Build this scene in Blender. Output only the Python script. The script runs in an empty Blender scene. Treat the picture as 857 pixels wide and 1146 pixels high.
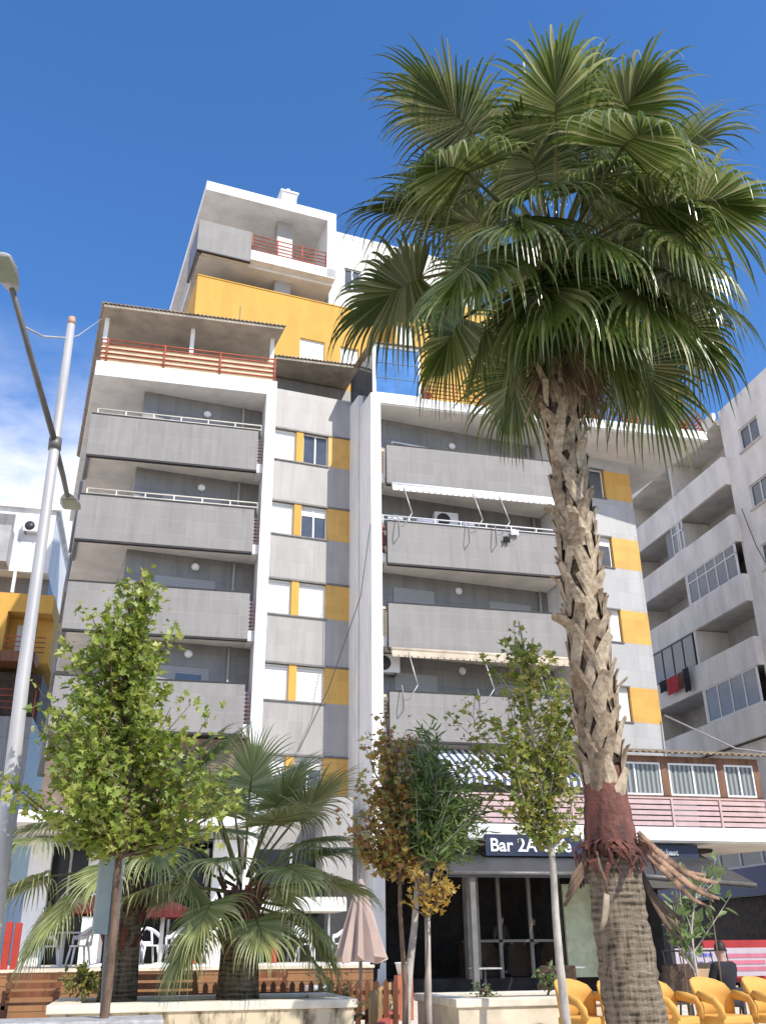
import bpy, bmesh, math, random
from mathutils import Vector, Matrix, Euler
rad = math.radians
SC = bpy.context.scene
COL = SC.collection
rnd = random.Random(7)

# ------------------------------------------------------------------ helpers
class MB:
    """collects faces, then links them as one mesh object"""
    def __init__(self, M=None):
        self.v = []; self.f = []; self.m = []; self.M = M; self.mi = 0; self.smooth = set()
    def add(self, vs, fs, mi=None, smooth=False):
        b = len(self.v)
        if self.M: vs = [self.M @ Vector(p) for p in vs]
        self.v += [tuple(p) for p in vs]
        for f in fs:
            if smooth: self.smooth.add(len(self.f))
            self.f.append([b + i for i in f]); self.m.append(self.mi if mi is None else mi)
    def box(self, x0, x1, y0, y1, z0, z1, mi=None):
        if x0 > x1: x0, x1 = x1, x0
        if y0 > y1: y0, y1 = y1, y0
        if z0 > z1: z0, z1 = z1, z0
        self.add([(x0,y0,z0),(x1,y0,z0),(x1,y1,z0),(x0,y1,z0),(x0,y0,z1),(x1,y0,z1),(x1,y1,z1),(x0,y1,z1)],
                 [(0,3,2,1),(4,5,6,7),(0,1,5,4),(1,2,6,5),(2,3,7,6),(3,0,4,7)], mi)
        return self
    def prism(self, poly, z0, z1, mi=None):
        n = len(poly)
        self.add([(x,y,z0) for x,y in poly] + [(x,y,z1) for x,y in poly],
                 [tuple(range(n-1,-1,-1)), tuple(range(n,2*n))] + [(i,(i+1)%n,n+(i+1)%n,n+i) for i in range(n)], mi)
        return self
    def hexa(self, a, b, mi=None):      # two quads joined
        self.add(list(a)+list(b), [(3,2,1,0),(4,5,6,7)]+[(i,(i+1)%4,4+(i+1)%4,4+i) for i in range(4)], mi)
        return self
    def tube(self, pts, r, n=8, mi=None, cap=True, flat=1.0):
        pts = [Vector(p) for p in pts]; k = len(pts)
        rs = r if isinstance(r, (list, tuple)) else [r]*k
        vs = []; ref = None
        for i, p in enumerate(pts):
            t = (pts[min(i+1,k-1)] - pts[max(i-1,0)]).normalized()
            if ref is None: ref = Vector((0,0,1)) if abs(t.z) < .9 else Vector((0,1,0))
            a = t.cross(ref).normalized(); b = a.cross(t); ref = b
            for j in range(n):
                w = 2*math.pi*j/n
                vs.append(p + (a*math.cos(w) + b*math.sin(w)*flat)*rs[i])
        fs = [(i*n+j, i*n+(j+1)%n, (i+1)*n+(j+1)%n, (i+1)*n+j) for i in range(k-1) for j in range(n)]
        if cap: fs += [tuple(range(n-1,-1,-1)), tuple(range((k-1)*n, k*n))]
        self.add(vs, fs, mi, True); return self
    def lathe(self, c, prof, n=16, mi=None, smooth=True):
        vs = []; k = len(prof)
        for r, z in prof:
            for j in range(n):
                w = 2*math.pi*j/n; vs.append((c[0]+r*math.cos(w), c[1]+r*math.sin(w), c[2]+z))
        fs = [(i*n+j, i*n+(j+1)%n, (i+1)*n+(j+1)%n, (i+1)*n+j) for i in range(k-1) for j in range(n)]
        fs += [tuple(range(n-1,-1,-1)), tuple(range((k-1)*n, k*n))]
        self.add(vs, fs, mi, smooth); return self
    def build(self, name, mats, parent=None, bevel=0, label=None):
        off = Vector((0,0,0)); p = parent
        while p is not None: off += Vector(p.location); p = p.parent
        me = bpy.data.meshes.new(name)
        me.from_pydata([tuple(Vector(q)-off) for q in self.v], [], self.f)
        if not isinstance(mats, (list, tuple)): mats = [mats]
        for m in mats: me.materials.append(m)
        for i, pl in enumerate(me.polygons):
            pl.material_index = self.m[i]
            if i in self.smooth: pl.use_smooth = True
        me.update()
        o = bpy.data.objects.new(name, me); COL.objects.link(o)
        if parent: o.parent = parent
        if bevel:
            md = o.modifiers.new('bevel','BEVEL'); md.width = bevel; md.segments = 2; md.limit_method = 'ANGLE'
        if label: o['label'] = label
        return o

def tag(o, label=None, cat=None, group=None, kind=None):
    if label: o['label'] = label
    if cat: o['category'] = cat
    if group: o['group'] = group
    if kind: o['kind'] = kind
    return o
def thing(name, loc, label, cat, group=None):
    o = bpy.data.objects.new(name, None); COL.objects.link(o); o.location = loc
    o.empty_display_size = .2
    return tag(o, label, cat, group)
def copy_tree(o, parent=None):
    c = o.copy(); COL.objects.link(c)
    if parent: c.parent = parent
    for ch in list(o.children): copy_tree(ch, c)
    return c
def frame(x, y, deg, z=0):
    return Matrix.Translation((x,y,z)) @ Matrix.Rotation(rad(deg), 4, 'Z')
def centre(mb):                      # shift a solo mesh thing so its origin sits at its base
    xs=[p[0] for p in mb.v]; ys=[p[1] for p in mb.v]; zs=[p[2] for p in mb.v]
    return Vector(((min(xs)+max(xs))/2,(min(ys)+max(ys))/2,min(zs)))
def solo(name, mb, mats, label, cat, group=None, bevel=0):
    c = centre(mb); mb.v = [tuple(Vector(p)-c) for p in mb.v]
    o = mb.build(name, mats, None, bevel); o.location = c
    return tag(o, label, cat, group)

# ------------------------------------------------------------------ materials
def nodes(name):
    m = bpy.data.materials.new(name); m.use_nodes = True
    nt = m.node_tree; b = nt.nodes['Principled BSDF']
    return m, nt, b
def N(nt, t, **kw):
    n = nt.nodes.new(t)
    for k, v in kw.items():
        if k in n.inputs: n.inputs[k].default_value = v
        else: setattr(n, k, v)
    return n
def rgba(c): return (c[0],c[1],c[2],1)
def plain(name, c, rough=.6, metal=0, var=.12, scale=3, bump=0, bscale=60, spec=.4, streak=0, dirt=None):
    m, nt, b = nodes(name)
    tc = N(nt,'ShaderNodeTexCoord')
    no = N(nt,'ShaderNodeTexNoise', Scale=scale, Detail=6.0, Roughness=.6)
    if streak:
        mp = N(nt,'ShaderNodeMapping'); mp.inputs['Scale'].default_value = (1,1,streak)
        nt.links.new(tc.outputs['Object'], mp.inputs[0]); nt.links.new(mp.outputs[0], no.inputs['Vector'])
    else: nt.links.new(tc.outputs['Object'], no.inputs['Vector'])
    r = N(nt,'ShaderNodeValToRGB')
    d = dirt or tuple(x*(1-2*var) for x in c)
    r.color_ramp.elements[0].position = .32; r.color_ramp.elements[0].color = rgba(d)
    r.color_ramp.elements[1].position = .62; r.color_ramp.elements[1].color = rgba(tuple(min(1,x*(1+var*.5)) for x in c))
    nt.links.new(no.outputs['Fac'], r.inputs[0]); nt.links.new(r.outputs[0], b.inputs['Base Color'])
    b.inputs['Roughness'].default_value = rough; b.inputs['Metallic'].default_value = metal
    b.inputs['Specular IOR Level'].default_value = spec
    if bump:
        n2 = N(nt,'ShaderNodeTexNoise', Scale=bscale, Detail=4.0)
        nt.links.new(tc.outputs['Object'], n2.inputs['Vector'])
        bp = N(nt,'ShaderNodeBump', Strength=bump, Distance=.02)
        nt.links.new(n2.outputs['Fac'], bp.inputs['Height']); nt.links.new(bp.outputs[0], b.inputs['Normal'])
    return m
def tiled(name, c, w=.95, h=.52, joint=(.5,.5,.48), ang=0, var=.08, mort=.012, rough=.45, off=0, bump=.3, stain=.25):
    m, nt, b = nodes(name)
    tc = N(nt,'ShaderNodeTexCoord'); sx = N(nt,'ShaderNodeSeparateXYZ'); nt.links.new(tc.outputs['Object'], sx.inputs[0])
    ad = N(nt,'ShaderNodeMath', operation='MULTIPLY_ADD'); ad.inputs[1].default_value = .98
    nt.links.new(sx.outputs[1], ad.inputs[0]); nt.links.new(sx.outputs[0], ad.inputs[2])
    cb = N(nt,'ShaderNodeCombineXYZ'); nt.links.new(ad.outputs[0], cb.inputs[0]); nt.links.new(sx.outputs[2], cb.inputs[1])
    br = N(nt,'ShaderNodeTexBrick', offset=off, squash=1.0)
    br.inputs['Scale'].default_value = 1; br.inputs['Mortar Size'].default_value = mort; br.inputs['Mortar Smooth'].default_value=.2
    br.inputs['Bias'].default_value=0; br.inputs['Brick Width'].default_value = w; br.inputs['Row Height'].default_value = h
    br.inputs['Color1'].default_value = rgba(tuple(x*(1-var) for x in c)); br.inputs['Color2'].default_value = rgba(tuple(x*(1+var) for x in c))
    br.inputs['Mortar'].default_value = rgba(joint)
    nt.links.new(cb.outputs[0], br.inputs['Vector'])
    mp = N(nt,'ShaderNodeMapping'); mp.inputs['Scale'].default_value = (1.6,1.6,.35)
    nt.links.new(tc.outputs['Object'], mp.inputs[0])
    no = N(nt,'ShaderNodeTexNoise', Scale=1.3, Detail=7.0, Roughness=.65); nt.links.new(mp.outputs[0], no.inputs['Vector'])
    rp = N(nt,'ShaderNodeValToRGB'); rp.color_ramp.elements[0].position=.3; rp.color_ramp.elements[1].position=.6
    rp.color_ramp.elements[0].color = rgba((1-stain,)*3); rp.color_ramp.elements[1].color=(1,1,1,1)
    nt.links.new(no.outputs['Fac'], rp.inputs[0])
    mx = N(nt,'ShaderNodeMix', data_type='RGBA', blend_type='MULTIPLY'); mx.inputs[0].default_value = 1
    nt.links.new(br.outputs['Color'], mx.inputs[6]); nt.links.new(rp.outputs[0], mx.inputs[7])
    mp3 = N(nt,'ShaderNodeMapping'); mp3.inputs['Scale'].default_value = (5,5,.28); nt.links.new(tc.outputs['Object'], mp3.inputs[0])
    n3 = N(nt,'ShaderNodeTexNoise', Scale=1.0, Detail=5.0, Roughness=.7); nt.links.new(mp3.outputs[0], n3.inputs['Vector'])
    r3 = N(nt,'ShaderNodeValToRGB'); r3.color_ramp.elements[0].position=.30; r3.color_ramp.elements[1].position=.50
    r3.color_ramp.elements[0].color = rgba((1-stain*.9,1-stain*.95,1-stain)); r3.color_ramp.elements[1].color=(1,1,1,1); nt.links.new(n3.outputs['Fac'], r3.inputs[0])
    mx3 = N(nt,'ShaderNodeMix', data_type='RGBA', blend_type='MULTIPLY'); mx3.inputs[0].default_value = 1
    nt.links.new(mx.outputs[2], mx3.inputs[6]); nt.links.new(r3.outputs[0], mx3.inputs[7])
    nt.links.new(mx3.outputs[2], b.inputs['Base Color']); b.inputs['Roughness'].default_value = rough
    bp = N(nt,'ShaderNodeBump', Strength=bump, Distance=.01); bp.invert = True
    nt.links.new(br.outputs['Fac'], bp.inputs['Height']); nt.links.new(bp.outputs[0], b.inputs['Normal'])
    return m
def leafmat(name, cols, trans=.35, rough=.45, rand='ISLAND', objv=0):
    m, nt, b = nodes(name)
    g = N(nt,'ShaderNodeNewGeometry'); r = N(nt,'ShaderNodeValToRGB')
    r.color_ramp.elements[0].color = rgba(cols[0]); r.color_ramp.elements[1].color = rgba(cols[-1])
    for i, c in enumerate(cols[1:-1], 1):
        e = r.color_ramp.elements.new(i/(len(cols)-1)); e.color = rgba(c)
    nt.links.new(g.outputs['Random Per Island'], r.inputs[0])
    col = r.outputs[0]
    if objv:
        oi = N(nt,'ShaderNodeObjectInfo'); mr = N(nt,'ShaderNodeMapRange'); mr.inputs[3].default_value = 1-objv; mr.inputs[4].default_value = 1+objv*.6
        nt.links.new(oi.outputs['Random'], mr.inputs[0])
        mx = N(nt,'ShaderNodeMix', data_type='RGBA', blend_type='MULTIPLY'); mx.inputs[0].default_value = 1
        nt.links.new(col, mx.inputs[6]); nt.links.new(mr.outputs[0], mx.inputs[7]); col = mx.outputs[2]
    nt.links.new(col, b.inputs['Base Color']); b.inputs['Roughness'].default_value = rough
    b.inputs['Specular IOR Level'].default_value = .7
    t = N(nt,'ShaderNodeBsdfTranslucent'); mt = N(nt,'ShaderNodeHueSaturation'); mt.inputs['Value'].default_value = 1.5; mt.inputs['Hue'].default_value=.485
    nt.links.new(col, mt.inputs['Color']); nt.links.new(mt.outputs[0], t.inputs['Color'])
    ms = N(nt,'ShaderNodeMixShader'); ms.inputs[0].default_value = trans
    nt.links.new(b.outputs[0], ms.inputs[1]); nt.links.new(t.outputs[0], ms.inputs[2])
    nt.links.new(ms.outputs[0], nt.nodes['Material Output'].inputs['Surface'])
    return m
def glassmat(name, c, rough=.06, spec=.8):
    m = plain(name, c, rough, var=.2, scale=.7, spec=spec); return m
def stripes(name, c1, c2, freq, axis=0, soft=.03, rough=.8, rot=0):
    m, nt, b = nodes(name)
    tc = N(nt,'ShaderNodeTexCoord'); sx = N(nt,'ShaderNodeSeparateXYZ'); nt.links.new(tc.outputs['Object'], sx.inputs[0])
    a = N(nt,'ShaderNodeMath', operation='MULTIPLY'); a.inputs[1].default_value = freq; nt.links.new(sx.outputs[axis], a.inputs[0])
    f = N(nt,'ShaderNodeMath', operation='FRACT'); nt.links.new(a.outputs[0], f.inputs[0])
    r = N(nt,'ShaderNodeValToRGB'); r.color_ramp.interpolation='CONSTANT'
    r.color_ramp.elements[0].color = rgba(c1); r.color_ramp.elements[1].position=.5; r.color_ramp.elements[1].color = rgba(c2)
    nt.links.new(f.outputs[0], r.inputs[0]); nt.links.new(r.outputs[0], b.inputs['Base Color']); b.inputs['Roughness'].default_value = rough
    return m

M = {}
M['white'] = plain('white_render', (.80,.79,.77), .75, var=.09, scale=1.2, bump=.08, bscale=120, streak=.3)
M['soffit'] = plain('soffit_render', (.78,.74,.68), .85, var=.10, scale=.8, bump=.05)
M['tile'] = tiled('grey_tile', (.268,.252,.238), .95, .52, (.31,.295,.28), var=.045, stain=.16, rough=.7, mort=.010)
M['tile_shade'] = tiled('side_shade_tile', (.20,.205,.215), .95, .52, (.26,.26,.26))  # grey tile darkened and cooled, shade painted into the side faces
M['tile_light'] = tiled('light_wall_tile', (.37,.35,.33), .62, .62, (.405,.385,.36), var=.04, stain=.15, mort=.008)
M['tile_wing'] = tiled('wing_wall_tile', (.44,.435,.43), .62, .62, (.38,.375,.37), stain=.08, mort=.008)
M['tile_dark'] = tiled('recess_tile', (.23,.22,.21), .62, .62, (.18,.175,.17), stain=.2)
M['greyside'] = plain('grey_plaster', (.42,.41,.41), .85, var=.1, scale=1.5)
M['yellow'] = tiled('yellow_tile', (.64,.37,.085), .62, .34, (.70,.40,.12), stain=.10, mort=.006, bump=.1)
M['yellow_plaster'] = plain('yellow_plaster', (.62,.355,.075), .8, var=.06, scale=1.6, bump=.06, streak=.3)
M['black'] = plain('black_trim', (.03,.028,.028), .6, var=.2)
M['shutter'] = stripes('white_shutter', (.76,.76,.75), (.56,.56,.55), 10, 2)
M['shutter_grey'] = stripes('grey_shutter', (.36,.36,.36), (.29,.29,.29), 14, 2)
M['glass'] = glassmat('window_glass', (.085,.095,.11))
M['glass_blue'] = glassmat('blue_mirror_glass', (.16,.34,.56), .05, 1.0)
M['glass_blue'].node_tree.nodes['Principled BSDF'].inputs['Metallic'].default_value = .55
M['glass_dark'] = glassmat('shop_glass', (.018,.02,.022), .12, .25)
M['frame_white'] = plain('white_frame', (.78,.78,.78), .4, var=.04)
M['frame_dark'] = plain('dark_frame', (.06,.06,.065), .4, var=.1)
M['red_rail'] = plain('red_rail', (.42,.10,.055), .5, var=.15, scale=6)
M['cream'] = plain('cream_slat', (.80,.62,.40), .6, var=.08)
M['pink'] = plain('pink_slat', (.56,.40,.385), .6, var=.08)
M['rail_cream'] = plain('cream_rail', (.72,.68,.58), .45, var=.08)
M['corrug'] = plain('fibre_cement', (.30,.24,.17), .9, var=.25, scale=5, bump=.2)
M['roof_under'] = plain('roof_underside', (.40,.35,.28), .9, var=.15, scale=1.4)
M['wood'] = plain('varnished_wood', (.19,.07,.028), .5, var=.3, scale=5, streak=.12)
M['brown_post'] = plain('brown_post', (.20,.10,.055), .6, var=.25, scale=5, streak=.12)
M['curtain'] = stripes('curtain', (.27,.29,.29), (.10,.12,.12), 6.3, 0)
M['deckwood'] = tiled('deck_planks', (.27,.13,.05), 3.1, .15, (.12,.06,.02), stain=.25, mort=.012, off=.5)  # planks toned darker to paint the shadow that lies on them
M['awning_dark'] = plain('dark_awning', (.042,.043,.046), .5, var=.15, scale=2.5, spec=.35)
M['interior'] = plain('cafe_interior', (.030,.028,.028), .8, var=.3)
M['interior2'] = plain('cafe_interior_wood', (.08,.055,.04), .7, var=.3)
M['navy'] = plain('navy_sign', (.022,.028,.06), .45, var=.15)
M['sign_white'] = plain('sign_white', (.85,.85,.85), .5, var=.02)
M['metal_grey'] = plain('galvanised', (.48,.47,.46), .45, .35, var=.14, scale=4)
M['metal_dark'] = plain('painted_arm', (.17,.16,.15), .5, .3, var=.15)
M['lamp_glass'] = plain('lamp_lens', (.30,.34,.24), .25, var=.1)
M['concrete'] = plain('planter_plaster', (.66,.58,.45), .85, var=.12, scale=3.5, bump=.15, dirt=(.50,.43,.32))
M['coping'] = plain('planter_coping', (.74,.67,.54), .8, var=.1, scale=4, bump=.1)
M['stone'] = plain('grey_stone', (.42,.41,.40), .85, var=.2, scale=9, bump=.25)
M['ground'] = plain('paving', (.72,.62,.49), .9, var=.12, scale=2.2, bump=.1)
M['asphalt'] = plain('asphalt', (.10,.10,.10), .9, var=.2, scale=8, bump=.3, bscale=200)
M['soil'] = plain('soil', (.09,.06,.04), .95, var=.3, scale=10, bump=.4)
M['red_canvas'] = plain('red_canvas', (.14,.014,.018), .8, var=.15)
M['beige_canvas'] = plain('beige_canvas', (.46,.35,.30), .85, var=.12, streak=.1)
M['red_post'] = plain('red_post', (.40,.04,.022), .45, var=.08)
M['white_plastic'] = plain('white_plastic', (.80,.80,.80), .4, var=.03)
M['yellow_plastic'] = plain('mustard_plastic', (.66,.36,.085), .75, var=.05)
M['chair_leg'] = plain('cream_leg', (.74,.70,.62), .5, var=.05)
M['rattan'] = plain('rattan', (.09,.055,.035), .7, var=.4, scale=40, bump=.5)
M['tan'] = plain('tan_panel', (.48,.30,.17), .7, var=.15)
M['teal'] = plain('teal_pot', (.13,.30,.34), .5, var=.1)
M['terracotta'] = plain('terracotta', (.40,.13,.07), .7, var=.15)
M['bark_pale'] = plain('pale_bark', (.46,.42,.37), .85, var=.22, scale=9, bump=.3, streak=.4)
M['bark_brown'] = plain('brown_bark', (.17,.11,.075), .9, var=.3, scale=12, bump=.4, streak=.3)
M['cable'] = plain('cable', (.42,.42,.42), .6, var=.1)
M['cable_dark'] = plain('dark_cable', (.05,.05,.055), .6, var=.1)
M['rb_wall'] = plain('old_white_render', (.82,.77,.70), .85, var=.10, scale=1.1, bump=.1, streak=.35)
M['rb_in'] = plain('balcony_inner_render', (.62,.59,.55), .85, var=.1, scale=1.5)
M['red_base'] = plain('red_kerb', (.50,.10,.09), .7, var=.15)
M['skin'] = plain('skin', (.40,.24,.17), .55, var=.05)
M['hair'] = plain('hair', (.02,.015,.012), .6, var=.2)
M['cloth_dark'] = plain('dark_cloth', (.018,.018,.022), .85, var=.2)
M['cloth_blue'] = plain('pale_blue_cloth', (.30,.38,.52), .85, var=.1)
M['cloth_grey'] = plain('grey_cloth', (.045,.045,.05), .85, var=.2)
M['palm_leaf'] = leafmat('palm_leaf', [(.065,.105,.018),(.10,.145,.028),(.155,.19,.045),(.36,.37,.17)], .26, .24, objv=.4)
M['palm_young'] = leafmat('young_palm_leaf', [(.16,.205,.06),(.24,.285,.09),(.32,.355,.13),(.45,.44,.23)], .25, .42, objv=.2)
M['petiole'] = plain('palm_petiole', (.16,.15,.05), .55, var=.2)
M['plane_leaf'] = leafmat('plane_leaf', [(.12,.18,.025),(.19,.26,.035),(.29,.35,.055),(.42,.43,.11)], .4)
M['plane_leaf_b'] = leafmat('turning_plane_leaf', [(.12,.17,.025),(.19,.25,.04),(.29,.31,.06),(.36,.30,.07)], .4)
M['maple_leaf'] = leafmat('maple_leaf', [(.30,.12,.035),(.44,.24,.06),(.44,.34,.09),(.22,.24,.06),(.52,.42,.12)], .35)
M['oleander_leaf'] = leafmat('oleander_leaf', [(.08,.15,.04),(.15,.23,.06),(.24,.32,.11)], .35)
M['shrub_leaf'] = leafmat('shrub_leaf', [(.09,.12,.03),(.16,.19,.04),(.30,.26,.05)], .35)
M['sapling_leaf'] = leafmat('sapling_leaf', [(.10,.17,.05),(.16,.23,.08),(.22,.28,.11)], .35)

def trunk_mat():
    m, nt, b = nodes('palm_trunk_rings')
    tc = N(nt,'ShaderNodeTexCoord')
    mp = N(nt,'ShaderNodeMapping'); mp.inputs['Scale'].default_value = (1,1,5)
    nt.links.new(tc.outputs['Object'], mp.inputs[0])
    n1 = N(nt,'ShaderNodeTexNoise', Scale=5.0, Detail=8.0, Roughness=.7); nt.links.new(mp.outputs[0], n1.inputs['Vector'])
    mp2 = N(nt,'ShaderNodeMapping'); mp2.inputs['Scale'].default_value = (6,6,.9)
    nt.links.new(tc.outputs['Object'], mp2.inputs[0])
    n2 = N(nt,'ShaderNodeTexNoise', Scale=4.0, Detail=5.0, Roughness=.6); nt.links.new(mp2.outputs[0], n2.inputs['Vector'])
    wv = N(nt,'ShaderNodeTexWave', wave_type='BANDS', bands_direction='Z'); wv.inputs['Scale'].default_value = 5.5; wv.inputs['Distortion'].default_value = 3.5; wv.inputs['Detail'].default_value = 3
    nt.links.new(tc.outputs['Object'], wv.inputs['Vector'])
    a = N(nt,'ShaderNodeMath', operation='ADD'); nt.links.new(n1.outputs['Fac'], a.inputs[0]); nt.links.new(n2.outputs['Fac'], a.inputs[1])
    a2 = N(nt,'ShaderNodeMath', operation='MULTIPLY_ADD'); a2.inputs[1].default_value = .16; nt.links.new(wv.outputs['Fac'], a2.inputs[0]); nt.links.new(a.outputs[0], a2.inputs[2])
    r = N(nt,'ShaderNodeValToRGB'); r.color_ramp.elements[0].position=.62; r.color_ramp.elements[0].color=(.05,.04,.03,1)
    r.color_ramp.elements[1].position=.95; r.color_ramp.elements[1].color=(.33,.265,.19,1)
    e = r.color_ramp.elements.new(.76); e.color=(.21,.165,.115,1)
    d = N(nt,'ShaderNodeMath', operation='DIVIDE'); d.inputs[1].default_value = 1.35; nt.links.new(a2.outputs[0], d.inputs[0])
    nt.links.new(d.outputs[0], r.inputs[0]); nt.links.new(r.outputs[0], b.inputs['Base Color'])
    bp = N(nt,'ShaderNodeBump', Strength=.9, Distance=.04); nt.links.new(a2.outputs[0], bp.inputs['Height']); nt.links.new(bp.outputs[0], b.inputs['Normal'])
    b.inputs['Roughness'].default_value = .95; b.inputs['Specular IOR Level'].default_value = .15
    return m
M['palm_trunk'] = trunk_mat()
M['palm_fibre'] = plain('red_fibre', (.17,.06,.04), .7, var=.4, scale=9, bump=.8, bscale=22, streak=.25, dirt=(.035,.016,.012))
def bootmat():
    m, nt, b = nodes('cut_leaf_base')
    g = N(nt,'ShaderNodeNewGeometry'); tc = N(nt,'ShaderNodeTexCoord')
    r = N(nt,'ShaderNodeValToRGB'); r.color_ramp.elements[0].color=(.30,.215,.135,1); r.color_ramp.elements[1].color=(.58,.46,.31,1)
    e = r.color_ramp.elements.new(.5); e.color=(.44,.335,.22,1)
    nt.links.new(g.outputs['Random Per Island'], r.inputs[0])
    n = N(nt,'ShaderNodeTexNoise', Scale=14.0, Detail=6.0, Roughness=.7); nt.links.new(tc.outputs['Object'], n.inputs['Vector'])
    rp = N(nt,'ShaderNodeValToRGB'); rp.color_ramp.elements[0].position=.35; rp.color_ramp.elements[0].color=(.45,.42,.40,1); rp.color_ramp.elements[1].position=.6; rp.color_ramp.elements[1].color=(1,1,1,1)
    nt.links.new(n.outputs['Fac'], rp.inputs[0])
    mx = N(nt,'ShaderNodeMix', data_type='RGBA', blend_type='MULTIPLY'); mx.inputs[0].default_value = 1
    nt.links.new(r.outputs[0], mx.inputs[6]); nt.links.new(rp.outputs[0], mx.inputs[7]); nt.links.new(mx.outputs[2], b.inputs['Base Color'])
    bp = N(nt,'ShaderNodeBump', Strength=.4, Distance=.02); nt.links.new(n.outputs['Fac'], bp.inputs['Height']); nt.links.new(bp.outputs[0], b.inputs['Normal'])
    b.inputs['Roughness'].default_value = .8
    return m
M['boot'] = bootmat()
def plantermat():
    m, nt, b = nodes('stained_planter')
    tc = N(nt,'ShaderNodeTexCoord'); mp = N(nt,'ShaderNodeMapping'); mp.inputs['Scale'].default_value=(3.2,3.2,1.2)
    nt.links.new(tc.outputs['Object'], mp.inputs[0])
    n = N(nt,'ShaderNodeTexNoise', Scale=1.6, Detail=8.0, Roughness=.65); nt.links.new(mp.outputs[0], n.inputs['Vector'])
    r = N(nt,'ShaderNodeValToRGB'); r.color_ramp.elements[0].position=.36; r.color_ramp.elements[0].color=(.11,.085,.045,1)
    r.color_ramp.elements[1].position=.52; r.color_ramp.elements[1].color=(.58,.48,.33,1)
    nt.links.new(n.outputs['Fac'], r.inputs[0]); nt.links.new(r.outputs[0], b.inputs['Base Color']); b.inputs['Roughness'].default_value=.9
    return m
M['planter'] = plantermat()
M['stripe_awning'] = stripes('striped_awning', (.78,.80,.82), (.06,.08,.14), 4.2, 0)

# ================================================================== GROUND
g = MB(); g.add([(-400,-200,0),(400,-200,0),(400,800,0),(-400,800,0)], [(0,1,2,3)])
tag(g.build('ground', M['ground']), kind='structure')
g = MB(); g.box(-40,60,-12,6.2,.004,.012)
tag(g.build('road', M['asphalt']), kind='structure')
g = MB(); g.box(-40,60,6.2,6.35,.0,.13)
tag(g.build('kerb', M['stone']), kind='structure')

# ================================================================== MAIN BUILDING
A = thing('apartment_building', (5,30,0), 'seven storey apartment block with grey tiled balconies, yellow panels and white framed penthouse', 'building')
ZT = [17.73, 14.70, 11.70, 8.70]; ZB = [16.19, 13.15, 10.16, 7.17]
ANG = 7.3
FL = frame(-1.55, 29.75, ANG)       # left recessed wall line (u along, v back)
FR = frame(7.12, 30.09, ANG)        # right recessed wall line
FS = frame(3.04, 30.80, ANG)        # stair bay wall line

# --- walls
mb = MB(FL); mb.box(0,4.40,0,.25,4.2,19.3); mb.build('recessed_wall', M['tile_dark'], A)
mb = MB(FL); mb.box(0,.25,.25,16,0,19.3); mb.build('side_wall', M['greyside'], A)
mb = MB(); mb.box(2.68,3.04,29,31.3,0,19.28); mb.build('column', M['white'], A)
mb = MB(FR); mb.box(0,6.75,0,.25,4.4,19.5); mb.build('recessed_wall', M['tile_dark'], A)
mb = MB(FR); mb.box(6.55,6.85,-1.35,0,0,19.46); mb.build('fin_wall', M['white'], A)
mb = MB(); mb.prism([(6.49,29),(6.86,29),(6.86,30.2),(6.33,30.2)],0,19.86); mb.build('pier', M['white'], A)
mb = MB(); mb.prism([(6.30,30.3),(6.62,30.3),(6.62,31.4),(6.12,31.4)],0,20.5); mb.build('pier', M['white'], A)
mb = MB(FL); mb.box(.3,22,6,14,0,19.2); mb.build('core_wall', M['greyside'], A)

# --- window strips helper
def sliding_window(parent, F, u0, u1, z0, z1, mode, v=.14, nm='window'):
    """mode: shutter / half / open"""
    fr = MB(F)
    t = .045
    fr.box(u0,u1,v-.02,v+.05,z1-t,z1); fr.box(u0,u1,v-.02,v+.05,z0,z0+t)
    fr.box(u0,u0+t,v-.02,v+.05,z0+t,z1-t); fr.box(u1-t,u1,v-.02,v+.05,z0+t,z1-t)
    if mode != 'shutter': fr.box((u0+u1)/2-.03,(u0+u1)/2+.03,v-.03,v+.05,z0+t,z1-t)
    w = fr.build(nm, M['frame_white'], parent)
    zc = {'shutter': z0+t, 'half': z1-.38, 'open': z1}[mode]
    if mode != 'shutter':
        p = MB(F); p.box(u0+t,u1-t,v+.01,v+.03,z0+t,min(zc,z1-t)); p.build('pane', M['glass'], w)
    if mode != 'open':
        s = MB(F); s.box(u0+t,u1-t,v-.012,v+.006,zc,z1-t); s.build('shutter', M['shutter'], w)
    return w

# --- stair bay
ROW = [(17.70,19.02),(14.70,16.00),(11.70,13.00),(8.72,9.98),(5.75,6.95)]
bands = [(19.02,20.72)] + [(ROW[i+1][1], ROW[i][0]) for i in range(4)] + [(3.9,5.75)]
UW = 3.34
mb = MB(FS)
for z0,z1 in bands: mb.box(0,UW,0,.24,z0,z1)
for z0,z1 in ROW: mb.box(0,UW,.20,.24,z0,z1)
mb.box(0,UW,.0,.24,0,3.9)
mb.build('stair_wall', M['tile_light'], A)
mb = MB(FS)
for z0,z1 in ROW:
    mb=MB(FS); mb.box(.0,UW,-.04,.0,z1-.035,z1+.03); mb.build('window_hood', M['metal_dark'], A)
    mb=MB(FS); mb.box(.0,2.32,-.05,.0,z0-.05,z0); mb.build('window_ledge', M['metal_dark'], A)
modes = [('shutter','open'),('shutter','half'),('shutter','shutter'),('shutter','shutter'),('shutter','half')]
for (z0,z1),(m1,m2) in zip(ROW, modes):
    sliding_window(A, FS, .12,1.03, z0, z1-.035, m1)
    sliding_window(A, FS, 1.30,2.28, z0, z1-.035, m2)
    p = MB(FS); p.box(1.03,1.30,-.003,.2,z0,z1-.035); p.build('yellow_panel', M['yellow_plaster'], A)
    p = MB(FS); p.box(2.28,UW,-.003,.2,z0,z1-.035); p.build('yellow_panel', M['yellow'], A)

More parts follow.
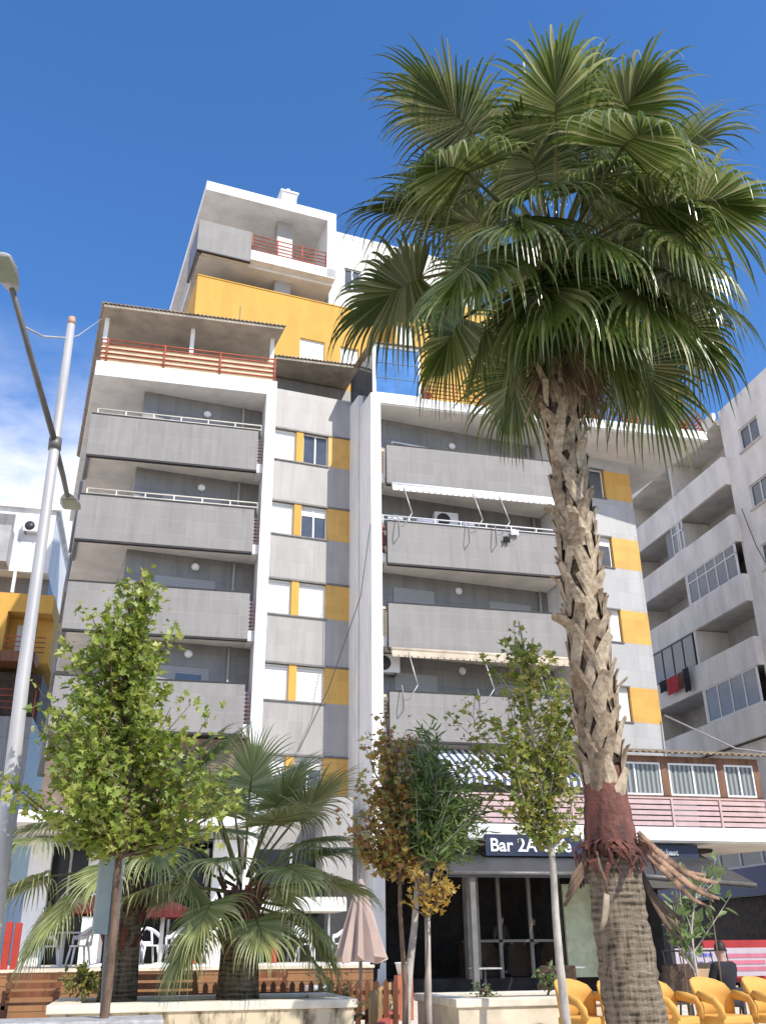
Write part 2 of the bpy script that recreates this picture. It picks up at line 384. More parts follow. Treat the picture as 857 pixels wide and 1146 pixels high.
# --- left balconies
e2 = Vector((-math.sin(rad(ANG)), math.cos(rad(ANG))))
def back(x, y, d): return (x+e2.x*d, y+e2.y*d)
def rail(mbx, pts, zs, r, posts, pr):
    for z in zs:
        mbx.tube([(x,y,z) for x,y in pts], r, 6)
    for (x,y) in posts: mbx.tube([(x,y,zs[0]-pr),(x,y,zs[-1])], r*.9, 6)
for i in range(4):
    zt, zb = ZT[i], ZB[i]
    mb = MB(); mb.prism([(-3.08,29.14),(2.45,29.14),(2.68,29.3),(2.68,31.3)]+[back(-.9,29.75,8),back(-3.08,29.14,8)], zb+.06, zb+.30)
    bal = mb.build('balcony', M['soffit'], A)
    mb = MB(); mb.box(-3.17,2.46,29.0,29.12,zb,zt); mb.build('front_panel', M['tile'], bal)
    mb = MB(); mb.box(-3.165,2.455,28.985,29.13,zb-.07,zb-.002); mb.box(-3.165,2.455,28.985,29.13,zt+.002,zt+.045); mb.build('edge_trim', M['black'], bal)
    a, b_ = (-3.17,29.13), back(-3.17,29.13,1.9); c_, d_ = back(-3.05,29.13,1.9), (-3.05,29.13)
    mb = MB(); mb.prism([a,b_,c_,d_], zb, zt); mb.build('side_panel', M['tile_shade'], bal)
    mb = MB(); mb.box(2.46,2.67,29.18,29.9,zb+.0,zb+.34); mb.build('slab_end', M['white'], bal)
    mb = MB()
    for k in range(8): mb.box(2.46,2.675,29.30,29.33,zb+.42+k*.125,zb+.50+k*.125)
    mb.build('end_railing', M['pink'], bal)
    if i < 2:
        mb = MB(); rail(mb, [(-3.0,29.2),(2.6,29.2)], [zt+.16,zt+.33], .026, [(-3.0+.93*k,29.2) for k in range(7)], .25)
        mb.build('top_rail', M['rail_cream'], bal)
    # side box balcony further back on the left face
    p0 = back(-3.17,29.13,5.2); p1 = back(-3.17,29.13,9.0); p2 = back(-2.3,29.13,9.0); p3 = back(-2.3,29.13,5.2)
    mb = MB(); mb.prism([p0,p1,p2,p3], zb+.0, zt); mb.build('side_balcony', M['tile_shade'], A)
# left face wall
mb = MB(); mb.prism([back(-2.9,29.13,1.9),back(-2.9,29.13,14),back(-1.8,29.13,14),back(-1.8,29.13,4.5),back(-1.8,29.13,1.9)],0,7.1)
mb.build('side_wall', M['greyside'], A)
mb = MB(); mb.prism([back(-2.62,29.13,4.6),back(-2.62,29.13,14),back(-1.4,29.13,14),back(-1.4,29.13,4.6)],7.1,19.25)
mb.build('side_wall', M['greyside'], A)
# lamps and shutters of the left recess
def wall_lamp(F, u, z):
    l = MB(F)
    l.tube([(u,-.01,z),(u,-.05,z),(u,-.10,z),(u,-.13,z)], [.13,.14,.115,.05], 14)
    l.build('wall_lamp', M['sign_white'], A)
for z in (18.75,15.80,12.85,9.85): wall_lamp(FL, 2.25, z)
for i,z in enumerate((18.45,15.42,12.42,9.42)):
    f = MB(FL); f.box(.95,2.95,-.03,.0,z-2.1,z); f.build('door_shutter', M['shutter_grey'], A)
    f = MB(FL); f.tube([(3.55,-.06,z-2),(3.55,-.06,z+.8)], .05, 8); f.build('drain_pipe', M['greyside'], A)
f = MB(FL); f.box(1.9,2.7,-.05,-.032,7.6,9.2); f.build('window', M['glass'], A)
# first floor of the left block
mb = MB(); mb.box(-3.17,2.66,29.6,29.9,4.2,7.1); mb.build('first_floor_wall', plain('recess_shade_wall',(.20,.14,.11),.8), A)  # brown colour paints the recess shadow onto a flush wall
mb = MB(); mb.prism([(-3.3,26.3),(2.66,26.3),(2.66,31),back(-3.3,27.6,5)],4.2,4.5); mb.build('floor_slab', M['white'], A)  # front edge carried forward to shade the ground columns below

# --- terrace slab left + roofed terrace
mb = MB(); mb.prism([(-3.25,29),(3.04,29),(3.04,31.2),back(3.04,31.2,10),back(-3.25,29,13)],19.285,19.86)
mb.build('terrace_slab', M['white'], A)
rl = MB()
for z in (20.05,20.25,20.45,20.65,20.82): rl.tube([(-3.15,29.06,z),(2.98,29.06,z)], .027, 6)
for k in range(4):
    x = -2.95+k*1.96; rl.tube([(x,29.04,19.86),(x,29.04,20.84)], .03, 6)
for z in (20.05,20.25,20.45,20.65,20.82): rl.tube([(-3.15,29.06,z),(*back(-3.15,29.06,12),z)], .018, 6)
terr = rl.build('terrace_railing', M['red_rail'], A)
sl = MB()
for z in (19.96,20.15,20.35,20.55): sl.box(-3.13,2.97,29.10,29.125,z-.045,z+.085)
sl.build('slat_panel', M['cream'], terr)
for x in (-3.1,-.08,2.82):
    p = MB(); p.box(x-.075,x+.075,29.2,29.35,19.86,21.95); p.build('roof_post', M['white'], A)
def corrugated(pts_front, pts_back, z0, z1, n, amp=.05, th=.03):
    """sheet between a front line and a back line with waves along it"""
    m_ = MB(); (xa,ya),(xb,yb) = pts_front; (xc,yc),(xd,yd) = pts_back
    top=[]; bot=[]
    for i in range(n+1):
        t=i/n; w = amp*(.5+.5*math.cos(i*math.pi))
        top.append(((xa+(xb-xa)*t, ya+(yb-ya)*t, z0+w),(xc+(xd-xc)*t, yc+(yd-yc)*t, z1+w)))
    vs=[]; 
    for a,b in top: vs += [a,b,(a[0],a[1],a[2]-th),(b[0],b[1],b[2]-th)]
    fs=[]
    for i in range(n):
        o=i*4; q=o+4
        fs += [(o,q,q+1,o+1),(o+2,o+3,q+3,q+2),(o,o+2,q+2,q),(o+1,q+1,q+3,o+3)]
    m_.add(vs,fs); return m_
rf = corrugated([(-3.28,28.45),(3.22,28.45)], [back(-3.28,28.45,13.2),back(3.0,28.45,13.2)], 21.93, 22.5, 90)
roof = rf.build('terrace_roof', M['corrug'], A)
u = MB(); a=(-3.2,28.5); b_=(3.14,28.5); c_=back(2.9,28.5,13); d_=back(-3.2,28.5,13)
u.hexa([(*a,21.80),(*b_,21.80),(*c_,22.36),(*d_,22.36)],[(*a,21.90),(*b_,21.90),(*c_,22.47),(*d_,22.47)]); u.build('underside', M['roof_under'], roof)
mb = MB(frame(-2.4,34,ANG)); mb.box(0,5.2,0,.3,19.86,22.2); mb.build('terrace_wall', M['greyside'], A)
# second roof over the stair bay, dark below
rf = corrugated([(3.12,31.0),(6.55,31.0)], [back(3.12,31.0,4),back(6.55,31.0,4)], 22.35, 22.6, 46)
r2 = rf.build('stair_roof', M['corrug'], A)
mb = MB(); mb.hexa([(3.14,31.05,22.22),(6.5,31.05,22.22),(6.1,34.9,22.4),(2.7,34.9,22.4)],[(3.14,31.05,22.32),(6.5,31.05,22.32),(6.1,34.9,22.5),(2.7,34.9,22.5)]); mb.build('underside', M['roof_under'], r2)
mb = MB(frame(2.9,32.3,ANG)); mb.box(0,4.9,0,.2,19.8,22.2); mb.build('terrace_wall', M['tile_dark'], A)  # dark sheet standing in for the black shade under this roof
# glass enclosure
gx0,gx1,gy=6.60,8.46,29.10
mb = MB(); 
for x in (gx0,gx1-.09): mb.box(x,x+.12 if x==gx0 else x+.09,gy,gy+.12,19.86,22.12)
mb.box(gx0,gx1,gy+.003,gy+.1,22.0,22.12); mb.box(gx0,gx1,gy+.003,gy+.1,19.86,19.98)
enc = mb.build('glass_enclosure', M['frame_white'], A)
mb = MB(); mb.box(gx0+.12,gx1-.09,gy+.04,gy+.055,19.98,22.0); mb.build('pane', M['glass_blue'], enc)
mb = MB()
for z in (20.66,21.33): mb.box(gx0+.12,gx1-.09,gy+.025,gy+.06,z-.012,z+.012)
mb.box((gx0+gx1)/2-.012,(gx0+gx1)/2+.012,gy+.022,gy+.058,19.98,22.0)
mb.build('glazing_bars', plain('blue_bar',(.06,.12,.22),.4), enc)
mb = MB(); mb.hexa([(gx0+.03,gy+.13,19.86),(gx0+.06,gy+.13,19.86),(gx0-.3,gy+2.6,19.86),(gx0-.33,gy+2.6,19.86)],[(gx0+.03,gy+.13,22.0),(gx0+.06,gy+.13,22.0),(gx0-.3,gy+2.6,22.0),(gx0-.33,gy+2.6,22.0)]); mb.build('side_pane', M['glass'], enc)
mb = corrugated([(gx0-.1,gy-.12),(gx1+.08,gy-.12)],[back(gx0-.1,gy,2.7),back(gx1+.08,gy,2.7)],22.14,22.3,26,.04); mb.build('roof', M['corrug'], enc)

# --- terrace slab right and its railing
mb = MB(); mb.prism([(6.87,29.003),(20.22,29.003),back(20.22,29,8),(6.87,37)],19.47,19.84)
mb.build('terrace_slab', M['white'], A)
mb = MB(); mb.prism([(6.87,29.06),(20.18,29.06),back(20.18,29.06,7.9),(6.87,36.9)],19.42,19.468)
mb.build('slab_soffit', M['soffit'], A)
rl = MB()
for z in (20.02,20.18,20.34,20.50,20.68): rl.tube([(8.55,29.1,z),(20.1,29.1,z)], .022, 6); rl.tube([(20.1,29.1,z),(*back(20.1,29.1,5),z)], .022, 6)
for k in range(11): 
    x=8.6+k*1.15; rl.tube([(x,29.1,19.84),(x,29.1,20.70)], .03, 6)
rl.build('terrace_railing', M['red_rail'], A)

# --- right balconies
for i in range(4):
    zt, zb = ZT[i], ZB[i]
    mb = MB(); mb.prism([(7.06,29.13),(13.6,29.13),(13.6,30.9),(7.0,30.1)], zb+.05, zb+.30)
    bal = mb.build('balcony', M['soffit'], A)
    mb = MB(); mb.box(7.05,13.62,29.0,29.12,zb,zt); mb.build('front_panel', M['tile'], bal)
    mb = MB(); mb.box(7.055,13.615,28.985,29.13,zb-.07,zb-.002); mb.box(7.055,13.615,28.985,29.13,zt+.002,zt+.045); mb.box(7.04,7.06,28.99,29.13,zb,zt); mb.build('edge_trim', M['black'], bal)
    mb = MB()
    for k in range(8): mb.box(6.87,7.04,29.30,29.33,zb+.55+k*.125,zb+.63+k*.125)
    mb.build('end_railing', M['cream'] if i!=1 else M['red_rail'], bal)
    mb = MB(); mb.box(6.865,7.04,29.2,29.9,zb+.1,zb+.42); mb.build('slab_end', M['white'], bal)
    if i == 1:
        mb = MB(); rail(mb, [(6.9,29.2),(13.6,29.2)], [zt+.14,zt+.30], .028, [(6.95+.95*k,29.2) for k in range(8)], .25)
        mb.build('top_rail', M['frame_white'], bal)
for z in (18.75,12.83,9.9): wall_lamp(FR, 2.9, z)
for i,z in enumerate((18.45,15.42,12.60,9.55)):
    if i == 0:
        sliding_window(A, FR, .40,1.92, z-1.2, z+.05, 'open', v=-.06)
    else:
        f = MB(FR); f.box(.40,1.95,-.03,0,z-2.1,z+.1); f.build('door_shutter', M['shutter_grey'], A)
    f = MB(FR); f.box(4.1,5.8,-.03,0,z-2.1,z); f.build('door_shutter', M['shutter_grey'], A)
    f = MB(FR); f.tube([(6.2,-.06,z-2),(6.2,-.06,z+.8)], .05, 8); f.build('drain_pipe', M['greyside'], A)

# --- right wing
FW = FR; W0, W1 = 6.85, 10.93
WROW = [(17.62,18.90),(14.62,15.92),(11.60,12.90),(8.60,9.90)]
mb = MB(FW)
wb = [(18.90,19.42)] + [(WROW[i+1][1], WROW[i][0]) for i in range(3)] + [(3.0,8.60)]
for z0,z1 in wb: mb.box(W0,W1,0,.25,z0,z1)
for z0,z1 in WROW: mb.box(W0,7.9,0,.25,z0,z1); mb.box(7.9,W1,.2,.25,z0,z1)
mb.box(W1-.25,W1,.25,8,3.0,19.42); mb.build('wing_wall', M['tile_wing'], A)
for (z0,z1),m2 in zip(WROW, ('open','half','shutter','shutter')):
    sliding_window(A, FW, 7.9,9.66, z0, z1, m2)
    p = MB(FW); p.box(9.70,W1-.0,-.003,.2,z0,z1); p.build('yellow_panel', M['yellow'], A)
    p = MB(FW); p.box(7.86,9.70,-.04,.0,z1-.03,z1+.025); p.build('window_hood', M['metal_dark'], A)
    p = MB(FW); p.box(7.86,9.70,-.05,0,z0-.045,z0); p.build('window_ledge', M['metal_dark'], A)

# ------------------------------------------------------------------ upper floors (turned 8 degrees)
FY = frame(-.07,32.1,8)     # yellow parapet plane
def hole_wall(F, u0,u1,z0,z1, holes, v0, v1, name, mat):
    m_ = MB(F); us = sorted({u0,u1,*[h[0] for h in holes],*[h[1] for h in holes]}); zs = sorted({z0,z1,*[h[2] for h in holes],*[h[3] for h in holes]})
    for i in range(len(us)-1):
        for j in range(len(zs)-1):
            uc=(us[i]+us[i+1])/2; zc=(zs[j]+zs[j+1])/2
            if any(h[0]<uc<h[1] and h[2]<zc<h[3] for h in holes): continue
            m_.box(us[i],us[i+1],v0,v1,zs[j],zs[j+1])
    return m_.build(name, mat, A)
h1 = [(4.42,5.50,23.45,24.55),(6.20,7.02,23.45,24.55)]
hole_wall(FY, -.03,8.0,21.5,26.55, h1, 0,.25, 'yellow_wall', M['yellow_plaster'])
for h in h1: sliding_window(A, FY, h[0],h[1],h[2],h[3],'shutter',.10)
mb = MB(FY); mb.box(-.03,.22,.25,6,21.5,26.55); mb.box(-.05,8.0,-.03,.28,26.552,26.60); mb.build('yellow_wall', M['yellow_plaster'], A)
h2 = [(8.40,9.15,24.1,25.2),(11.7,12.82,24.1,25.15)]
FYR = frame(-.07,30.6,8)
hole_wall(FYR, 8.30,14.2,19.86,26.95, h2, 0,.25, 'yellow_wall', M['yellow_plaster'])
for h in h2: sliding_window(A, FYR, h[0],h[1],h[2],h[3],'shutter',.10)
mb = MB(FYR); mb.box(8.30,8.55,.25,3.2,19.86,26.95); mb.box(13.95,14.2,.25,6,19.86,26.95); mb.build('yellow_wall', M['yellow_plaster'], A)
h3 = [(6.6,7.4,28.6,29.9),(8.5,9.3,29.1,30.4)]
FWU = frame(-.07,33.4,8)
hole_wall(FWU, 5.86,13.6,25.5,31.9, h3, 0,.25, 'upper_wall', M['tile_light'])
for h in h3: sliding_window(A, FWU, h[0],h[1],h[2],h[3],'open',.10)
mb = MB(FWU); mb.box(5.86,13.6,.25,8,31.5,31.9); mb.box(8.9,9.5,-1.6,-.01,26.95,30.8); mb.build('upper_wall', M['greyside'], A)
# penthouse
FP = frame(-.07,31.5,8)
mb = MB(FP); mb.box(0,5.82,0,12,30.66,31.14); ph = mb.build('penthouse_roof', M['white'], A)
mb = MB(FP); mb.prism([(5.42,0),(5.82,0),(5.82,3),(5.42,3)],27.55,30.66); mb.build('penthouse_frame', M['white'], A)
mb = MB(FP); mb.box(2.08,5.82,0.0,.35,27.52,28.02); mb.build('penthouse_band', M['white'], A)
mb = MB(FP); mb.box(.0,5.8,.36,5,27.38,27.62); mb.box(.06,2.07,.02,.36,27.42,27.62); mb.build('balcony_slab', M['soffit'], A)
mb = MB(FP); mb.box(.3,5.42,3.0,3.2,22.5,30.66); mb.box(.3,.5,3.2,12,22.5,30.66); mb.build('penthouse_wall', M['greyside'], A)
mb = MB(FP); mb.box(.9,2.9,2.95,2.997,27.7,30.0); mb.box(4.2,5.2,2.95,2.997,27.7,30.0); mb.box(1.4,2.6,2.95,2.997,26.0,27.1); mb.build('balcony_door', plain('brown_door',(.16,.09,.06),.5), A)
mb = MB(FP); mb.box(3.36,4.06,.8,1.3,22.0,30.66); mb.build('pillar', M['tile_light'], A)
mb = MB(FP); mb.box(-.17,2.07,-.06,.06,27.36,28.9); gp = mb.build('penthouse_panel', M['tile'], A)
mb = MB(FP); mb.box(-.17,-.05,.06,2.3,27.36,28.9); mb.build('side_panel', M['tile_shade'], gp)
mb = MB(FP); mb.box(-.172,2.072,-.065,.065,27.30,27.358); mb.build('edge_trim', M['black'], gp)
rl = MB(FP)
for z in (28.15,28.32,28.50,28.68,28.90): rl.tube([(2.12,.1,z),(5.42,.1,z)], .024, 6)
for k in range(4): rl.tube([(2.14+k*1.09,.1,28.02),(2.14+k*1.09,.1,28.92)], .034, 6)
rl.build('penthouse_railing', M['red_rail'], A)
mb = MB(FP); mb.box(3.32,3.98,.06,.66,31.14,31.72); mb.box(3.24,4.06,.0,.74,31.72,31.80); mb.tube([(3.65,.36,31.80),(3.65,.36,31.93),(3.65,.36,32.03),(3.65,.36,32.15)],[.22,.24,.14,.10],10); mb.build('chimney', M['white'], A)
mb = MB(FP); mb.box(.32,.6,6.2,8.0,26.7,28.6); mb.build('side_window', M['glass'], A)
mb = MB(); mb.tube([(1.55,28.9,21.9),(1.55,28.9,22.85)],.018,5); mb.build('aerial', M['metal_dark'], A)

# ------------------------------------------------------------------ first floor veranda (glazed) over the cafe
mb = MB(); mb.prism([(7.0,27.0),(20.6,27.0),(18.2,33.5),(7.0,31.5)],4.07,4.46); mb.build('floor_slab', M['white'], A)
mb = MB(); mb.prism([(7.05,27.06),(20.5,27.06),(18.2,33.3),(7.05,31.3)],4.02,4.066); mb.build('slab_soffit', M['soffit'], A)
ver = MB(); ver.box(13.3,18.75,27.30,27.42,5.30,5.42); ver.box(13.3,18.75,27.30,27.42,6.42,6.62)
for x,wd in ((13.3,.22),(15.31,.25),(17.26,.25),(18.56,.19)): ver.box(x,x+wd,27.28,27.44,5.42,6.42)
ver.box(18.6,18.75,27.44,31,4.46,6.62)
V = ver.build('veranda_frame', M['brown_post'], A)
for x0,x1,n in ((13.53,15.30,2),(15.57,17.25,2),(17.52,18.55,2)):
    w = MB(); w.box(x0,x1,27.30,27.36,6.36,6.415); w.box(x0,x1,27.30,27.36,5.425,5.48); w.box(x0,x0+.05,27.3,27.36,5.48,6.36); w.box(x1-.05,x1,27.3,27.36,5.48,6.36)
    if n==2: w.box((x0+x1)/2-.028,(x0+x1)/2+.028,27.295,27.36,5.48,6.36)
    wo = w.build('veranda_window', M['frame_white'], A)
    c = MB(); c.box(x0+.05,x1-.05,27.34,27.35,5.48,6.36); c.build('curtain', M['curtain'], wo)
rf = corrugated([(12.6,26.9),(19.2,26.9)],[(12.6,30.9),(19.2,30.9)],6.66,7.5,60,.07); rf.build('veranda_roof', M['corrug'], A)
rl = MB()
for k in range(5): rl.box(7.1,20.4,27.04,27.055,4.50+k*.158,4.618+k*.158)
for k in range(9): rl.box(7.2+k*1.63,7.26+k*1.63,27.0,27.04,4.46,5.29)
rl.box(7.1,20.4,27.03,27.08,5.285,5.33)
rl.build('slat_railing', M['pink'], A)
mb = MB(); mb.box(7.0,13.3,30.3,30.4,4.46,7.0); mb.build('first_floor_wall', M['tile_dark'], A)
# striped awning
aw = MB(); aw.add([(8.5,29.6,7.05),(13.2,29.6,7.05),(13.2,27.4,5.85),(8.5,27.4,5.85),(13.2,27.4,5.62),(8.5,27.4,5.62),
                   (8.5,29.6,7.02),(13.2,29.6,7.02),(13.2,27.43,5.82),(8.5,27.43,5.82),(13.2,27.43,5.62),(8.5,27.43,5.62)],
                  [(0,3,2,1),(3,5,4,2),(6,7,8,9),(9,8,10,11),(0,6,9,3),(1,2,8,7),(3,9,11,5),(2,4,10,8),(5,11,10,4),(0,1,7,6)])
aw.build('striped_awning', M['stripe_awning'], A)

# rolled awnings with folding arms
def rolled(x0,x1,z,arms,drop,nm,mt):
    m_ = MB(); m_.tube([(x0,28.80,z+.1),(x1,28.80,z+.1)],.075,10); m_.box(x0,x1,28.74,28.77,z-.10,z+.06)
    n = int((x1-x0)/.22)
    for k in range(n): m_.box(x0+k*.22+.02,x0+k*.22+.20,28.745,28.765,z-.15,z-.10)
    o = m_.build(nm, mt, A)
    for xa in arms:
        a = MB(); a.tube([(xa,28.75,z+.02),(xa+.2,28.42,z-drop)],.022,6); a.tube([(xa+.2,28.42,z-drop),(xa-.08,28.55,z-drop-.45),(xa-.18,28.68,z-drop-.42),(xa-.2,28.9,z-drop+.1)],.018,6)
        a.build('folding_arm', M['metal_grey'], o)
rolled(7.2,13.45,15.95,(7.6,10.15,11.15),1.15,'rolled_awning',M['frame_white'])
rolled(7.1,13.45,9.94,(7.65,10.2,11.4,12.0),1.15,'rolled_awning',plain('beige_awning',(.60,.50,.38),.8))

# ground floor, left: white shop with glass
for q in ((-3.17,-2.6,29.0,29.4,0,4.0),(-1.55,-.98,28.2,28.5,.9,4.0),(1.75,2.40,27.8,28.3,0,4.0)):
    gl = MB(); gl.box(*q); gl.build('ground_column', M['white'], A)
gl = MB(); gl.box(-3.1,5.3,30.4,30.5,0,4.0); gl.build('shop_glazing', M['glass_dark'], A)
gl = MB()
for x in (-2.2,-1.3,-.3,.7,1.7,2.9,4.2,5.4): gl.box(x,x+.07,30.33,30.398,.9,4.0)
gl.build('glazing_bars', M['metal_grey'], A)
gl = MB(); gl.box(2.75,5.35,27.2,29.0,2.15,2.5); gl.box(2.75,5.35,29.0,30.3,2.3,2.5); gl.build('canopy', M['white'], A)
gl = MB(); gl.box(5.0,5.9,29.1,30.6,3.0,5.4); gl.build('corner_kiosk', M['tile_light'], A)
# ground floor, right: cafe interior, near-black surfaces paint its deep shade
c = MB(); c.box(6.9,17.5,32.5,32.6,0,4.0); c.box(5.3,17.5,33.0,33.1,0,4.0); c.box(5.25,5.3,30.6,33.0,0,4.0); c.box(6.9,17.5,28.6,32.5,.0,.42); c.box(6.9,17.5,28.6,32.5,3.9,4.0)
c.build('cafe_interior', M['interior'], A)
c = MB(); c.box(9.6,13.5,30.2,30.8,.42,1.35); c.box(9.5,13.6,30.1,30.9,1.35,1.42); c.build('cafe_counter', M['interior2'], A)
c = MB()
for x in (9.1,): c.box(x-.18,x+.18,27.7,28.05,.42,3.9)
for x in (10.05,11.0,11.95): c.box(x,x+.10,28.3,28.4,.42,3.9)
c.box(9.3,12.6,28.3,28.4,1.35,1.42)
c.build('cafe_frame', M['metal_dark'], A)
c = MB(); c.box(13.0,13.9,27.6,28.0,.42,4.0); c.build('ground_column', M['white'], A)
c = MB(); c.box(12.0,13.0,28.0,28.1,.42,2.9); c.build('menu_panel', plain('pale_green_panel',(.45,.50,.36),.6), A)
# dark awnings
def sloped_awning(name, x0, x1, yb, zb, yf, zf, val, zfr=None):
    zfr = zf if zfr is None else zfr
    m_ = MB(); m_.hexa([(x0,yb,zb),(x1,yb,zb),(x1,yf,zfr),(x0,yf,zf)][::-1],[(x0,yb,zb+.03),(x1,yb,zb+.03),(x1,yf,zfr+.03),(x0,yf,zf+.03)][::-1])
    m_.hexa([(x0,yf,zf-val),(x1,yf,zfr-val),(x1,yf+.03,zfr-val),(x0,yf+.03,zf-val)],[(x0,yf,zf),(x1,yf,zfr),(x1,yf+.03,zfr),(x0,yf+.03,zf)])
    o = m_.build(name, M['awning_dark'], A)
    t = MB(); t.tube([(x0,yf-.01,zf-.02),(x1,yf-.01,zfr-.02)],.05,8); t.build('front_bar', M['metal_dark'], o)
    return o
sloped_awning('cafe_awning', 7.55, 11.9, 27.9, 3.75, 25.0, 3.0, .12)
sloped_awning('cafe_awning', 11.95, 16.6, 27.9, 3.75, 25.2, 3.05, .12, 2.75)
pst = MB(); pst.box(8.2,8.34,25.1,25.24,0,2.95); pst.build('awning_post', M['metal_dark'], A)
# signs
sg = MB(); sg.box(9.3,12.25,26.9,26.99,3.58,4.16); SGN = sg.build('sign_board', M['navy'], A)
def lettering(txt, parent, loc, size, mat, ext=.012):
    cu = bpy.data.curves.new('lettering','FONT'); cu.body = txt; cu.size = size; cu.extrude = ext; cu.offset = .008
    cu.materials.append(mat)
    to = bpy.data.objects.new('tmp', cu); COL.objects.link(to)
    me = bpy.data.meshes.new_from_object(to.evaluated_get(bpy.context.evaluated_depsgraph_get())); bpy.data.objects.remove(to)
    o = bpy.data.objects.new('lettering', me); COL.objects.link(o)
    off = Vector((0,0,0)); p = parent
    while p: off += Vector(p.location); p = p.parent
    o.parent = parent; o.location = Vector(loc)-off; o.rotation_euler = (rad(90),0,0); return o
lettering('Bar 2A Cafe', SGN, (9.42,26.885,3.70), .50, M['sign_white'])
sg = MB(); sg.box(14.0,16.2,27.3,27.4,3.52,3.98); SG2 = sg.build('sign_board', M['navy'], A)
lettering('Sebast', SG2, (14.9,27.285,3.68), .24, M['metal_grey'])

# ================================================================== NEIGHBOUR ON THE RIGHT (its long face looks left)
B = thing('apartment_building', (30,36,0), 'old white apartment block in shade with long parapet balconies, right of the yellow panelled block', 'building')
PT = [23.29,20.15,17.09,14.03,11.03]; PB = [21.80,18.75,15.75,12.70,9.65]
mb = MB(); mb.box(26.35,42,20,36.6,4.4,25.75); mb.box(26.2,42.3,19.6,36.9,25.75,26.0)
# walled part is rebuilt with window openings on its visible skin
mb = MB()
ys = [(33.75,35.3),(27.4,29.2),(23.4,25.0)]
zs = [22.95-3.06*i for i in range(5)]
yb = [20,23.4,25.0,27.4,29.2,33.75,35.3,36.6]
zb_ = sorted([4.4,25.95]+[z for z in zs]+[z+1.2 for z in zs])
for i in range(len(yb)-1):
    for j in range(len(zb_)-1):
        yc=(yb[i]+yb[i+1])/2; zc=(zb_[j]+zb_[j+1])/2
        if any(a<yc<b for a,b in ys) and any(z<zc<z+1.2 for z in zs): continue
        mb.box(26.35,26.65,yb[i],yb[i+1],zb_[j],zb_[j+1])
mb.box(26.65,42,20,36.3,25.6,25.9); mb.box(26.65,42,36.3,36.6,4.4,25.95); mb.box(26.9,42,20,36.3,4.4,25.6)
mb.build('end_wall', M['rb_wall'], B)
FBX = Matrix.Translation((26.35,0,0)) @ Matrix.Rotation(rad(-90),4,'Z')   # u = -y, v = +x
for a,b in ys:
    for z in zs: sliding_window(B, FBX, -b, -a, z, z+1.2, 'open', .12)
for a,b in ys:
    for z in zs:
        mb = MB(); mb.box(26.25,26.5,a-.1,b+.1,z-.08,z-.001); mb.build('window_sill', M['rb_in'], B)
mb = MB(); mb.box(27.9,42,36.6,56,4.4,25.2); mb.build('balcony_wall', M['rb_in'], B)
mb = MB(); mb.box(26.0,42,36.602,56,25.2,25.5); mb.box(26.0,26.2,36.602,56,25.5,25.9); mb.build('roof_slab', M['rb_wall'], B)
for zt, zb in zip(PT, PB):
    p = MB(); p.box(26.0,26.16,36.5,56,zb,zt); p.box(26.16,26.349,36.5,36.6,zb,zt); p.build('parapet', M['rb_wall'], B)
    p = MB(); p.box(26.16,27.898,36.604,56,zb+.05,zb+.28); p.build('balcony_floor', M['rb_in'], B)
for zt, zb in zip(PT, [25.2]+PB[:-1]):
    for y in (41.2,46.8): 
        p = MB(); p.box(26.03,27.89,y,y+.16,zt-1.1,zb); p.build('balcony_partition', M['rb_wall'], B)
    for y0 in (37.6,42.6):
        w = MB(); w.box(27.80,27.9,y0,y0+1.7,zt-.7,zt+.75); wo = w.build('window', M['frame_dark'], B)
        w = MB(); w.box(27.77,27.80,y0+.07,y0+.8,zt-.63,zt+.68); w.box(27.77,27.80,y0+.9,y0+1.63,zt-.63,zt+.68); w.build('pane', M['glass'], wo)
def glazing(y0,y1,z0,z1,n,top,mt):
    f = MB()
    f.box(26.02,26.1,y0,y1,z0,z0+.06); f.box(26.02,26.1,y0,y1,z1-.06,z1)
    if top: f.box(26.02,26.1,y0,y1,z1-.55,z1-.48)
    for k in range(n+1):
        y=y0+(y1-y0-.06)*k/n; f.box(26.015,26.105,y,y+.06,z0+.06,z1-.06)
    o = f.build('balcony_glazing', M['frame_white'] if mt else M['frame_dark'], B)
    g_ = MB(); g_.box(26.05,26.07,y0+.05,y1-.05,z0+.05,z1-.05); g_.build('pane', M['glass'], o)
    if mt:
        c_ = MB(); c_.box(26.2,26.22,y0+2,y1-.2,z0,z1); c_.build('curtain', M['curtain'], o)
glazing(36.75,41.15,17.09,18.74,5,True,1); glazing(41.5,45.8,14.03,15.74,4,False,0); glazing(36.75,41.15,11.03,12.69,4,False,1)
glazing(40.9,42.0,20.15,21.79,2,True,1)
# ground-floor shops below it
mb = MB(); mb.box(26.3,42,20,56,0,3.2); mb.build('shop_wall', M['interior2'], B)
mb = MB(); mb.box(26.0,26.28,20,56,3.2,4.35); mb.build('shop_fascia', plain('blue_fascia',(.03,.06,.20),.4), B)
mb = MB(); mb.box(26.1,26.3,20,56,4.42,5.6); mb.build('shop_window', M['glass'], B)
mb = MB()
for k in range(20): mb.box(26.04,26.098,20+k*1.7,20.1+k*1.7,4.42,5.6)
mb.box(26.04,26.097,20,56,4.36,4.44); mb.box(26.04,26.097,20,56,5.55,5.65); mb.build('shop_window_bars', M['frame_white'], B)
mb = MB(); mb.box(26.3,42,20,56,5.66,9.6); mb.build('lower_wall', M['rb_wall'], B)

